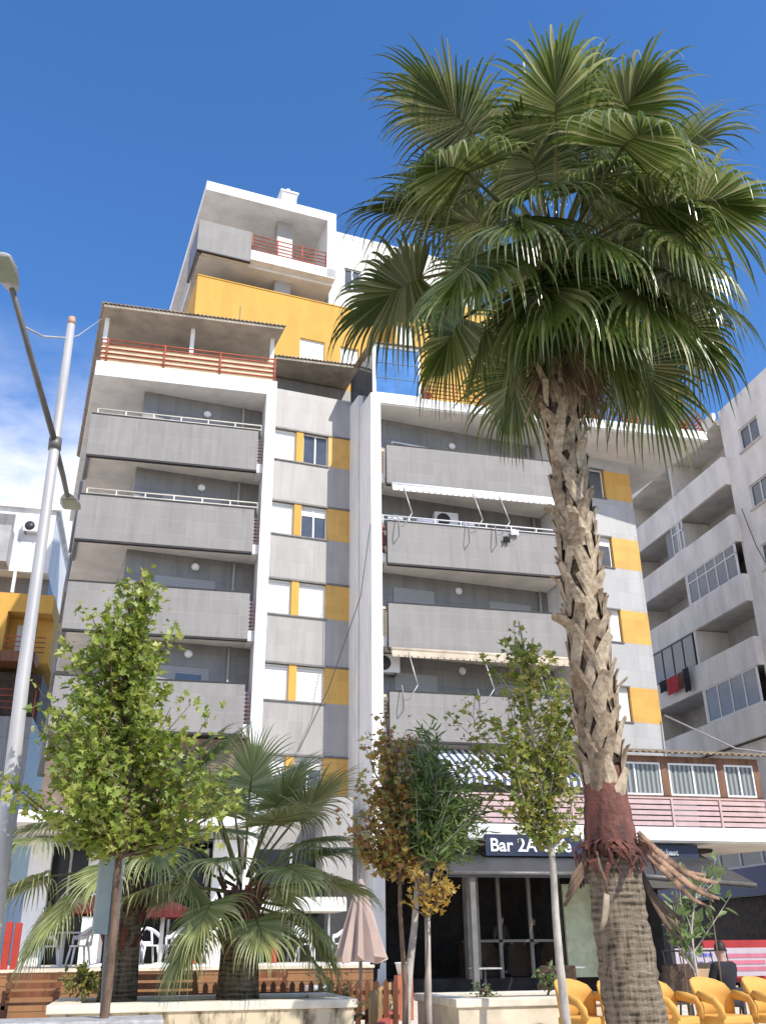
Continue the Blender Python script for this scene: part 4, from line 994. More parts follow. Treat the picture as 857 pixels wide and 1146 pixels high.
# ================================================================== FAN PALMS
def frond_mb(hub, az, el, pet, R, droop, seed, nseg=34, spread=158, young=False):
    """fan leaf: petiole then pleated blade split into drooping ribbons"""
    r = random.Random(seed); m = MB()
    d = Vector((math.cos(el)*math.cos(az), math.cos(el)*math.sin(az), math.sin(el)))
    hub = Vector(hub); pts=[]; p=hub.copy(); dd=d.copy()
    K=6
    for k in range(K+1):
        pts.append(p.copy()); dd = (dd + Vector((0,0,-.05*droop))).normalized(); p = p + dd*pet/K
    base = pts[-1]
    m.tube(pts, [.036 if not young else .022]*2+[.028 if not young else .017]*3+[.022 if not young else .014]*2, 5, 1)
    side = dd.cross(Vector((0,0,1)))
    if side.length < .05: side = Vector((math.sin(az),-math.cos(az),0))
    side.normalize(); nrm = side.cross(dd).normalized()
    tw = r.uniform(-.35,.35); side, nrm = side*math.cos(tw)+nrm*math.sin(tw), nrm*math.cos(tw)-side*math.sin(tw)
    pitch = r.uniform(-.5,-.05); d2 = (dd*math.cos(pitch)+nrm*math.sin(pitch)).normalized(); n2 = side.cross(d2).normalized()
    dphi = rad(spread)*2/nseg
    costa=[base.copy()]; ct=d2.copy(); nC=6; cd=[ct.copy()]
    for k in range(nC):
        ct=(ct+Vector((0,0,-.09*droop))).normalized(); costa.append(costa[-1]+ct*R*.40/nC); cd.append(ct.copy())
    m.tube(costa,[.014,.012,.010,.008,.006,.005,.003],4,1)
    sp=rad(spread)
    for j in range(nseg):
        ph = -sp+dphi*(j+.5)
        u=(1-abs(ph)/sp)**1.2*nC; k0=min(nC-1,int(u)); o=costa[k0].lerp(costa[k0+1],u-k0); dc=cd[min(nC,k0+1)]; nc=side.cross(dc).normalized()
        c = math.cos(ph*.92); s = math.sin(ph*.92)
        hang=r.choice((.45,.8,1,1,1.25,1.6))
        L = R*(.76+.12*abs(s)-.10*(abs(ph)/sp)**3)*r.uniform(.85,1.12)
        dir_ = (dc*c + side*s).normalized(); tan = (side*c - dc*s).normalized()
        P=[]; g = droop*r.uniform(.75,1.3)
        nP=9
        q = o.copy(); cur = (dir_ + nc*(.10-.28*abs(s)*droop)).normalized()
        seglen=L/nP; curl=r.uniform(-.3,.3)
        for k in range(nP+1):
            t=k/nP; P.append((q.copy(), t))
            bend = (0 if t<.34 else (t-.34)*2.0)*g*hang
            cur = (cur + Vector((0,0,-bend)) + tan*curl*.08*(t>.5)).normalized()
            q = q + cur*seglen
        vs=[]; fuse=.42
        for q,t in P:
            full = L*min(t,fuse)*math.tan(dphi/2)*1.10+.012*R
            w = full if t<=fuse else full*(.62-.62*((t-fuse)/(1-fuse))**1.1)+.0015
            fold = w*.5
            vs += [q - tan*w + nc*fold*.5, q - nc*fold*.5, q + tan*w + nc*fold*.5]
        fs=[]
        for k in range(nP):
            a=k*3; fs += [(a,a+1,a+4,a+3),(a+1,a+2,a+5,a+4)]
        m.add(vs, fs, 0)
    return m

def fan_palm(root, hub, spec, leaf, pet_mat, seed0, young=False):
    for i,(az,el,pet,R,droop) in enumerate(spec):
        h = (hub[0]+.10*math.cos(az), hub[1]+.10*math.sin(az), hub[2]+.35*math.sin(el)-.1)
        frond_mb(h, az, el, pet, R, droop, seed0+i, 46 if young else 54, 128 if not young else 122, young).build('frond', [leaf, pet_mat], root)

# --- the tall palm
PX, PY = 4.16, 8.5
TP = thing('palm_tree', (PX,PY,0), 'tall fan palm with shaggy crisscross leaf bases on its trunk and a big round crown', 'palm tree')
mb = MB(); pts=[]; rs=[]
for k in range(36):
    z=k*.058; pts.append((PX+.008*math.sin(k*.7)+.10*max(0,1-z/1.9)**1.3,PY,z)); rs.append(.278-.025*min(1,z/1.0)-.025*min(1,max(0,(z-1)/1.2))+.008*math.sin(k*2.3)+.004*(k%2))
mb.tube(pts, rs, 28); mb.build('trunk', M['palm_trunk'], TP)
mb = MB(); pts=[];rs=[]
for k in range(14):
    z=1.95+k*.062; pts.append((PX,PY,z)); rs.append([.245,.252,.246,.238,.232,.226,.220,.214,.208,.202,.197,.192,.187,.182][k]+.006*math.sin(k*2.1))
mb.tube(pts, rs, 28)
r=random.Random(3)
for k in range(64):     # ragged hanging fibre at the cut
    a=r.uniform(0,6.28); z=2.0+r.uniform(-.05,.10); L=r.choice((r.uniform(.05,.14),r.uniform(.12,.30))); o=r.uniform(.0,.09)
    c,s=math.cos(a),math.sin(a); t=Vector((-s,c,0)); b=Vector((PX+.245*c,PY+.245*s,z)); e=Vector((PX+(.27+o)*c,PY+(.27+o)*s,z-L))+t*r.uniform(-.15,.15); w=r.uniform(.008,.05)
    mid=(b+e)/2+Vector((c,s,.3))*.05
    n_=Vector((c,s,0))*.008
    mb.add([b-t*w,b+t*w,mid+t*w*.9,mid-t*w*.9,e+t*w*.3,e-t*w*.3,b-t*w-n_,b+t*w-n_,mid+t*w*.9-n_,mid-t*w*.9-n_,e+t*w*.3-n_,e-t*w*.3-n_],[(0,1,2,3),(3,2,4,5),(6,9,8,7),(9,11,10,8),(0,3,9,6),(3,5,11,9),(1,7,8,2),(2,8,10,4),(5,4,10,11)])
mb.build('fibre_collar', M['palm_fibre'], TP)
# long torn bark strips
def strip(pts, w, mt, name='torn_strip', th=.012):
    m=MB(); P=[Vector(p) for p in pts]; vs=[]; n=len(P)
    for i,p in enumerate(P):
        t=(P[min(i+1,n-1)]-P[max(i-1,0)]).normalized(); s=t.cross(Vector((.3,-1,.2))).normalized(); u=s.cross(t)
        ww=w*(1-.5*(i/(n-1))**2); vs+=[p-s*ww+u*.02*math.sin(i),p+s*ww,p+s*ww+u*th,p-s*ww+u*(th+.02*math.sin(i))]
    fs=[(i*4+a,i*4+(a+1)%4,(i+1)*4+(a+1)%4,(i+1)*4+a) for i in range(n-1) for a in range(4)]+[(3,2,1,0),(n*4-4,n*4-3,n*4-2,n*4-1)]
    m.add(vs,fs,None,True); m.build(name, mt, TP)
tb=plain('torn_bark',(.32,.19,.12),.85,var=.45,scale=10,bump=.5)
for q in range(5):
    o=(q-2)*.028; k=.75+.07*((q*3)%5); 
    strip([(PX+.20,PY-.16,2.10+o),(PX+.20+.15*k,PY-.22,1.93+o),(PX+.20+.32*k,PY-.27+o,1.78+o*1.6),(PX+.20+.47*k,PY-.29+o,1.69+o*2),(PX+.20+.66*k,PY-.30+o,1.65+o*2.4)], .026+.006*(q%2), tb, th=.008)
for q in range(3):
    o=(q-1)*.03
    strip([(PX+.22,PY-.05,1.85+o),(PX+.31,PY-.08,1.60+o),(PX+.42+o,PY-.1,1.44+o*1.5),(PX+.53+o*2,PY-.12,1.32+o*2)], .024, M['bark_brown'], th=.008)
    strip([(PX-.24,PY-.05,2.03+o),(PX-.33,PY-.08,1.86+o),(PX-.44,PY-.1,1.74+o*1.7),(PX-.53+o,PY-.1,1.60+o*2.4)], .026, M['bark_brown'], th=.008)
strip([(PX-.22,PY-.14,1.98),(PX-.25,PY-.22,1.84),(PX-.22,PY-.25,1.72),(PX-.22,PY-.26,1.60)], .010, M['bark_brown'])
strip([(PX-.22,PY-.26,1.62),(PX-.25,PY-.27,1.52),(PX-.28,PY-.28,1.42),(PX-.32,PY-.29,1.33)], .028, plain('pale_torn_bark',(.36,.29,.20),.85,var=.25))
# crisscross leaf bases
mb = MB(); pts=[];rs=[]
for k in range(24):
    z=2.7+k*.23; pts.append((PX-.05*((z-2.7)/5),PY,z)); rs.append(.168-.012*(z-2.7)/5)
mb.tube(pts, rs, 16); mb.build('inner_trunk', plain('fibre_gap_shade',(.12,.085,.055),.95,var=.4,scale=14,bump=.5), TP)  # core coloured dark to paint the shadows between the leaf bases
mb = MB(); r=random.Random(11)
row=0; z=2.48
while z < 7.75:
    f=(z-2.5)/5.2; npr=5; cx=PX-.05*f; R0=.172-.012*f
    for q in range(npr):
        th0=2*math.pi*(q+.5*(row%2))/npr+row*.13+r.uniform(-.2,.2)
        for sgn in (-1,1):
            if r.random()<.05: continue
            L=r.uniform(.25,.40); w0=r.uniform(.050,.074); span=2*math.pi/npr*r.uniform(.42,.70); over=(row+(sgn>0))%2
            flare=r.uniform(.01,.06)+(.09 if r.random()<.10 else 0); zz=z+r.uniform(-.05,.05)
            steps=7; vs=[]
            for k in range(steps+1):
                t=k/steps; a=th0+sgn*(-.07+span*t**.85); z1=zz+L*t
                rr=R0+.016+(.020 if over else 0)*math.sin(min(1,t*1.3)*math.pi*.6)+.020*t+flare*t**4
                w=w0*(1.25-.42*t) if k<steps else w0*.80
                c,s_=math.cos(a),math.sin(a); nrm=Vector((c,s_,0)); tn=Vector((-s_,c,0))
                dirv=(tn*sgn*R0*span+Vector((0,0,L))).normalized(); acr=nrm.cross(dirv).normalized()
                p=Vector((cx+rr*c,PY+rr*s_,z1))
                vs+=[p-acr*w-nrm*.016,p-acr*w*.5,p+acr*w*.5,p+acr*w-nrm*.016,p-nrm*.030]
            n5=5
            fs=[(k*n5+a_,k*n5+(a_+1)%n5,(k+1)*n5+(a_+1)%n5,(k+1)*n5+a_) for k in range(steps) for a_ in range(n5)]+[(4,3,2,1,0),tuple(steps*n5+i for i in range(5))]
            mb.add(vs,fs)
    row+=1; z+=.195
# ragged fibres under the crown
for i in range(120):
    z=r.uniform(6.9,8.5); a=r.uniform(0,6.28); c,s=math.cos(a),math.sin(a); R0=.20+r.uniform(0,.05)+.10*max(0,(z-7.4))
    L=r.uniform(.2,.5); o=r.uniform(.05,.22); w=r.uniform(.02,.05)
    b=Vector((PX-.05+R0*c,PY+R0*s,z)); e=b+Vector((c*o,s*o,L*r.choice((-1,-.4,1,.6)))); t=Vector((-s,c,0))
    n_=Vector((c,s,.2))*.012
    mb.add([b-t*w,b+t*w,e+t*w*.5,e-t*w*.5,b-t*w-n_,b+t*w-n_,e+t*w*.5-n_,e-t*w*.5-n_],[(0,1,2,3),(7,6,5,4),(0,3,7,4),(1,5,6,2),(2,6,7,3)])
mb.build('leaf_bases', M['boot'], TP)
mb = MB(); mb.tube([(PX-.05,PY,7.6),(PX-.05,PY,8.2),(PX-.05,PY,8.8),(PX-.03,PY,9.3)],[.2,.27,.25,.08],14); mb.build('crown_heart', M['bark_brown'], TP)
spec=[]; r=random.Random(21)
HUB=(PX+.10,PY,8.85)
rings=[(44,6,1.55,1.35,.7),(20,6,1.5,1.4,.85),(-8,7,1.3,1.35,.95),(-30,5,.95,1.15,.9),(-56,4,.65,1.0,.55)]
for ri,(el,cnt,pet,R,dr) in enumerate(rings):
    for k in range(cnt):
        az=2*math.pi*(k+.37*ri+r.uniform(-.25,.25))/cnt
        spec.append((az, rad(el+r.uniform(-8,8)), pet*r.uniform(.88,1.1), R*r.uniform(.9,1.08), dr*r.uniform(.8,1.2)))
for az,el,pet,R,dr in ((180,63,1.95,1.40,.38),(200,52,1.7,1.35,.5),(3,62,1.95,1.40,.38),(-20,50,1.75,1.35,.5),(-88,66,1.3,1.15,.7),(92,66,1.2,1.2,.5),(150,58,1.5,1.3,.5),(35,56,1.6,1.3,.5),
  (-92,-36,.85,1.45,.7),(-62,-28,.95,1.45,.7),(-125,-30,.95,1.4,.8),(-40,-12,1.2,1.4,.85),(-145,-10,1.2,1.4,.85),(-70,-50,.65,1.2,.5),(-95,-5,.9,1.3,1.1),(-60,14,1.1,1.3,1.1),(-120,16,1.1,1.3,1.1),
  (-25,-56,.65,1.1,.45),(-160,-50,.65,1.15,.5),(-40,58,.75,1.1,.9),(-130,62,.8,1.1,.9),(-85,44,.7,1.15,1.0),(170,40,.8,1.2,.8),(10,36,.85,1.2,.8),(-100,78,.9,1.0,.6),(-15,72,1.0,1.1,.6),(-170,74,1.05,1.1,.6)):
    spec.append((rad(az),rad(el),pet,R,dr))
dead = leafmat('dead_palm_leaf', [(.16,.10,.05),(.24,.16,.08),(.32,.23,.13)], .1, .7)
fan_palm(TP, (HUB[0],HUB[1],HUB[2]-.35), [(rad(-130),rad(-62),.55,.9,1.0),(rad(-40),rad(-70),.5,.85,1.0),(rad(-90),rad(-78),.45,.8,.9),(rad(170),rad(-66),.55,.85,1.0)], dead, M['bark_brown'], 90)
fan_palm(TP, HUB, spec, M['palm_leaf'], M['petiole'], 100)
mb = MB(); mb.tube([(PX-.05,PY,9.2),(PX-.1,PY-.05,10.8),(PX-.12,PY-.1,12.2)],[.03,.04,.012],7); mb.build('spear_leaf', plain('spear',(.42,.38,.22),.6), TP)

# --- two small palms in the planter
def small_palm(x,y,ztrunk,label,seed,spec,rt):
    t=thing('palm_tree',(x,y,.64),label,'palm tree','small fan palms in the planter')
    m=MB(); m.tube([(x,y,.64),(x,y,.64+ztrunk*.3),(x,y,.64+ztrunk*.7),(x,y,.64+ztrunk)],[rt*1.1,rt,rt*.95,rt*1.0],18); m.build('trunk', M['palm_trunk'], t)
    m=MB(); q=random.Random(seed)
    for i in range(70):
        a=q.uniform(0,6.28); c,s=math.cos(a),math.sin(a); z=.64+ztrunk*q.uniform(.35,1.02); L=q.uniform(.12,.3); w=q.uniform(.02,.045); b=Vector((x+rt*.95*c,y+rt*.95*s,z)); e=b+Vector((c*.12,s*.12,L)); tn=Vector((-s,c,0)); n_=Vector((c,s,0))*.012
        m.add([b-tn*w,b+tn*w,e+tn*w*.5,e-tn*w*.5,b-tn*w-n_,b+tn*w-n_,e+tn*w*.5-n_,e-tn*w*.5-n_],[(0,1,2,3),(7,6,5,4),(0,3,7,4),(1,5,6,2),(2,6,7,3)])
    m.build('leaf_bases', M['palm_fibre'], t)
    fan_palm(t,(x,y,.64+ztrunk),spec,M['palm_young'],M['petiole'],seed,True)
D2=lambda a:rad(a)
sp1=[(D2(-60),D2(20),.8,.75,.5),(D2(-110),D2(25),.8,.75,.5),(D2(0),D2(-12),.8,.75,.6),(D2(-135),D2(-14),.75,.75,.6),(D2(-35),D2(35),.85,.75,.45),(D2(190),D2(38),.9,.8,.4),(D2(-50),D2(64),.85,.8,.3),(D2(45),D2(50),.95,.8,.3),(D2(-10),D2(12),.95,.80,.35),(D2(-40),D2(-4),.75,.75,.55),(D2(-80),D2(-12),.6,.75,.6),(D2(-120),D2(0),.75,.8,.55),(D2(-160),D2(10),.95,.85,.5),(D2(175),D2(26),.95,.85,.4),(D2(140),D2(12),.9,.8,.5),(D2(60),D2(14),.9,.8,.5),(D2(20),D2(32),1.0,.85,.3),(D2(-20),D2(52),.95,.9,.25),(D2(-70),D2(48),.8,.85,.3),(D2(-130),D2(55),.85,.85,.25),(D2(100),D2(60),.95,.9,.2),(D2(150),D2(66),1.0,.9,.2),(D2(30),D2(72),1.05,.9,.15),(D2(-90),D2(78),.95,.8,.15),(D2(-15),D2(-22),.7,.75,.7),(D2(-150),D2(-20),.65,.75,.7),(D2(0),D2(28),.85,.75,.3)]
small_palm(1.20,12.9,1.25,'squat young fan palm in full view in the stained planter',400,sp1,.24)
sp2=[(D2(180),D2(0),.95,.85,.5),(D2(200),D2(18),1.0,.85,.45),(D2(160),D2(30),1.0,.85,.4),(D2(225),D2(-12),.8,.8,.6),(D2(255),D2(5),.75,.8,.55),(D2(285),D2(15),.8,.8,.5),(D2(315),D2(0),.85,.8,.55),(D2(340),D2(25),.95,.85,.4),(D2(10),D2(45),1.0,.9,.3),(D2(60),D2(40),1.0,.9,.3),(D2(110),D2(50),1.0,.9,.3),(D2(210),D2(55),.95,.9,.25),(D2(270),D2(60),.9,.9,.25),(D2(0),D2(70),1.05,.9,.15),(D2(150),D2(75),1.05,.9,.15),(D2(190),D2(-20),.9,.8,.7),(D2(350),D2(58),1.1,.95,.2)]
small_palm(-.22,13.3,1.6,'taller young fan palm behind the leafy plane tree in the stained planter',460,sp2,.22)

# ================================================================== BROADLEAF TREES
PLANE=[(0,0),(.18,.10),(.50,.16),(.30,.34),(.46,.62),(.16,.56),(0,1.0),(-.16,.56),(-.46,.62),(-.30,.34),(-.50,.16),(-.18,.10)]
OVAL=[(0,0),(.22,.3),(.24,.6),(0,1.0),(-.24,.6),(-.22,.3)]
LANCE=[(0,0),(.075,.35),(.06,.7),(0,1.0),(-.06,.7),(-.075,.35)]
def add_leaf(m, p, d, n, size, shape):
    d=d.normalized(); s=d.cross(n)
    if s.length<1e-3: s=d.orthogonal()
    s.normalize(); n=s.cross(d)
    vs=[]
    for a,b in shape: vs.append(p+s*a*size+d*b*size+n*(abs(a)*.35-b*b*.22)*size)
    k=len(shape); h=k//2
    m.add(vs,[tuple(range(0,h+1)),tuple([0]+list(range(h,k)))])
def broadleaf(name, base, label, cat, env, ntips, per, size, shape, leafm, barkm, rt, seed, bare=.0, group=None, top=None, lean=(0,0), updir=.35, spread=.16):
    """env: (z, cx, cy, rx, ry) rings of the crown envelope"""
    r=random.Random(seed); b=Vector(base); t=thing(name, base, label, cat, group)
    zt=env[-1][0]
    def ring(z):
        for i in range(len(env)-1):
            if env[i][0]<=z<=env[i+1][0]:
                f=(z-env[i][0])/(env[i+1][0]-env[i][0]); return [env[i][k]+(env[i+1][k]-env[i][k])*f for k in range(5)]
        return env[-1]
    tr=MB(); pts=[];rs=[]
    K=10
    for k in range(K+1):
        f=k/K; z=b.z+(zt-.1-b.z)*f; c=ring(max(z,env[0][0])); bx=b.x+(c[1]-b.x)*f**1.5+lean[0]*f; by=b.y+(c[2]-b.y)*f**1.5
        pts.append((bx+.02*math.sin(k*1.3+seed),by+.02*math.cos(k+seed),z)); rs.append(rt*(1-.85*f)+.006)
    tr.tube(pts,rs,10); trunk=tr.build('trunk',barkm,t)
    br=MB(); cr=MB(); area=[e[3] for e in env]
    for i in range(ntips):
        while True:
            z=r.uniform(env[0][0],zt); c=ring(z)
            if r.random()<c[3]/max(area): break
        a=r.uniform(0,6.283); q=math.sqrt(r.uniform(.04,1))
        q*=r.choice((.75,1,1,1.18)); tip=Vector((c[1]+c[3]*q*math.cos(a),c[2]+c[4]*q*math.sin(a),z+r.gauss(0,.03)))
        hz=max(b.z+.4,min(z,max(env[0][0]-.15,z-r.uniform(.25,.7)*(.5+q)))); f=min(1,(hz-b.z)/(zt-b.z)); k=min(K-1,int(f*K)); ff=f*K-k
        o=Vector(pts[k]).lerp(Vector(pts[min(K,k+1)]),ff)
        mid=o.lerp(tip,.5)+Vector((r.uniform(-.08,.08),r.uniform(-.08,.08),-.03))
        br.tube([o,mid,tip],[.012,.008,.003],5,cap=False)
        out=(tip-o).normalized(); nl=int(per*r.uniform(.5,1.5))
        for j in range(nl):
            u=r.uniform(.25,1.05); p=(o.lerp(mid,u*2) if u<.5 else mid.lerp(tip,(u-.5)*2))+Vector((r.gauss(0,spread*.6),r.gauss(0,spread*.6),r.gauss(0,spread*.55)))
            d=(out*.6+Vector((r.gauss(0,.7),r.gauss(0,.7),r.gauss(-.15,.6))))
            n=Vector((r.gauss(.1,.55),r.gauss(-.25,.55),1*updir*2+r.gauss(0,.4)))
            add_leaf(cr,p,d,n,size*r.choice((.55,.75,.9,1.0,1.1,1.3))*r.uniform(.9,1.1),shape)
    br.build('branches',barkm,t); cr.build('crown',leafm,t)
    return t
broadleaf('plane_tree',(-.255,9.2,0),'leafy bright green young plane tree in front of the left balconies','tree',
  [(2.15,-.18,9,.70,.5),(2.3,-.16,9,1.0,.75),(2.6,-.20,9,1.0,.8),(3.1,-.34,9,.80,.65),(3.7,-.42,9,.60,.5),(4.05,-.40,9,.46,.4),(4.3,-.30,9,.26,.25),(4.72,-.27,9,.10,.1)],
  165,42,.080,PLANE,M['plane_leaf'],M['bark_brown'],.036,5,group='young street trees',spread=.095)
broadleaf('plane_tree',(4.62,11.0,0),'loose young plane tree with pale trunk and yellowing leaves beside the tall palm','tree',
  [(2.45,4.6,11,.20,.2),(2.8,4.52,11,.62,.5),(3.2,4.45,11,.95,.6),(3.8,4.42,11,.98,.6),(4.3,4.45,11,.6,.5),(4.7,4.42,11,.38,.3),(5.15,4.4,11,.10,.1)],
  92,34,.088,PLANE,M['plane_leaf_b'],M['bark_pale'],.050,8,group='young street trees',spread=.095)
broadleaf('maple_tree',(2.93,11.5,0),'thin young tree with rust orange and brown autumn leaves','tree',
  [(2.15,2.85,11.5,.30,.3),(2.4,2.78,11.5,.48,.4),(2.8,2.72,11.5,.50,.4),(3.2,2.75,11.5,.42,.35),(3.6,2.78,11.5,.30,.25),(4.0,2.74,11.5,.08,.1)],
  70,30,.080,PLANE,M['maple_leaf'],M['bark_brown'],.030,12,group='young street trees',spread=.11)
broadleaf('oleander_tree',(2.96,11.6,0),'small tree with narrow dark green leaves on a leaning pale trunk','tree',
  [(2.3,3.35,11.4,.35,.3),(2.45,3.5,11.4,.66,.5),(2.7,3.42,11.4,.62,.5),(3.1,3.35,11.4,.46,.4),(3.4,3.25,11.4,.26,.25),(3.68,3.22,11.4,.08,.08)],
  110,34,.16,LANCE,M['oleander_leaf'],M['bark_pale'],.052,15,group='young street trees',updir=.15,spread=.10)
mb = MB(); mb.tube([(3.19,11.45,0),(3.20,11.45,1.2),(3.22,11.45,2.25)],[.035,.034,.032],10)
solo('tree_stake', mb, M['bark_pale'], 'straight pale wooden stake beside the leaning trunk of the narrow leaved tree', 'stake', bevel=0)
broadleaf('maple_sapling',(3.10,11.25,0),'low sprig of golden yellow leaves beside the pale stake','sapling',
  [(1.75,3.15,11.2,.22,.15),(1.9,3.22,11.2,.36,.2),(2.05,3.25,11.2,.34,.18),(2.2,3.3,11.2,.12,.08)],17,10,.085,PLANE,leafmat('golden_leaf',[(.34,.22,.03),(.46,.34,.06),(.40,.24,.04)],.4),M['bark_brown'],.010,19,spread=.07)
broadleaf('sapling',(8.0,14.0,0),'spindly sapling with drooping long green leaves behind the yellow chairs','sapling',
  [(1.0,8.0,14,.10,.1),(1.5,8.05,14,.5,.4),(1.85,8.2,14,.72,.5),(2.2,8.45,14,.5,.4),(2.45,8.6,14,.15,.1)],17,9,.22,OVAL,M['sapling_leaf'],M['bark_pale'],.02,23,spread=.07)
for x,y,l in ((7.75,13.9,'thin upright stake left of the spindly sapling'),(8.35,13.95,'thin upright stake right of the spindly sapling')):
    mb = MB(); mb.tube([(x,y,0),(x+.02,y,1.9)],.014,6); solo('tree_stake', mb, M['bark_brown'], l, 'stake', 'stakes by the sapling')
def shrub(base, label, rx, h, ntips, per, size, shape, mt, seed):
    x,y,z=base
    broadleaf('shrub',base,label,'shrub',[(z+h*.15,x,y,rx*.6,rx*.5),(z+h*.5,x,y,rx,rx*.8),(z+h*.85,x,y,rx*.7,rx*.6),(z+h,x,y,rx*.2,rx*.2)],ntips,per,size,shape,mt,M['bark_brown'],.012,seed,group='small shrubs',spread=.05)
shrub((-.60,12.75,.64),'yellow green shrub at the left end of the stained planter',.30,.46,26,14,.07,OVAL,M['shrub_leaf'],31)
shrub((2.75,14.6,.0),'flowering leafy shrub beside the picket fence corner',.42,1.02,36,14,.08,OVAL,leafmat('flower_shrub',[(.09,.12,.03),(.18,.20,.05),(.42,.20,.10)],.35),33)
shrub((5.22,12.9,.60),'bare stemmed shrub with pale green leaves in the right planter',.20,.42,14,9,.075,OVAL,M['sapling_leaf'],35)
shrub((4.32,12.8,.60),'tiny leafy plant at the left end of the right planter',.14,.22,9,8,.06,OVAL,M['sapling_leaf'],36)
shrub((3.95,16.6,.0),'yellowing low plant at the far end of the yellowish fence',.18,.75,14,9,.07,OVAL,M['shrub_leaf'],37)
tp = pot((2.43,22.6,.90), .20, .32, M['teal'], 'teal flower pot standing on the deck beside the red post')
broadleaf('pot_plant',(2.43,22.6,1.18),'green plant growing from the teal pot','plant',[(1.3,2.43,22.6,.2,.2),(1.6,2.43,22.6,.3,.3),(1.95,2.43,22.6,.1,.1)],16,9,.13,LANCE,M['oleander_leaf'],M['bark_brown'],.012,40)
pot((2.72,16.2,0), .16, .70, M['sign_white'], 'tall white flower pot behind the picket fence')
pot((4.9,19.3,.75), .15, .22, M['sign_white'], 'white hanging flower pot right of the closed beige umbrella')
mb = MB(); mb.box(4.75,5.05,19.15,19.45,0,.748); solo('pot_stand', mb, M['terracotta'], 'brown wooden stand carrying the white pot beside the closed umbrella', 'stand', bevel=.01)
for x,l in ((8.7,'potted red flowering plant left on the roof terrace railing'),(15.6,'terracotta pot on the roof terrace just right of the palm trunk'),(17.3,'terracotta pot with plant halfway along the right roof terrace railing'),(19.5,'terracotta pot with yellow plant at the right end of the roof terrace')):
    pot((x,29.6,19.842), .28, .55, M['terracotta'], l)
    broadleaf('pot_plant',(x,29.6,20.3),'bushy plant in the '+l.replace('potted red flowering plant','pot').replace(' with plant','').replace(' with yellow plant','').replace(' just',''),'plant',[(20.35,x,29.6,.2,.2),(20.7,x,29.6,.45,.3),(21.0,x,29.6,.2,.2)],14,10,.13,OVAL,M['shrub_leaf'],M['bark_brown'],.02,int(x*7))

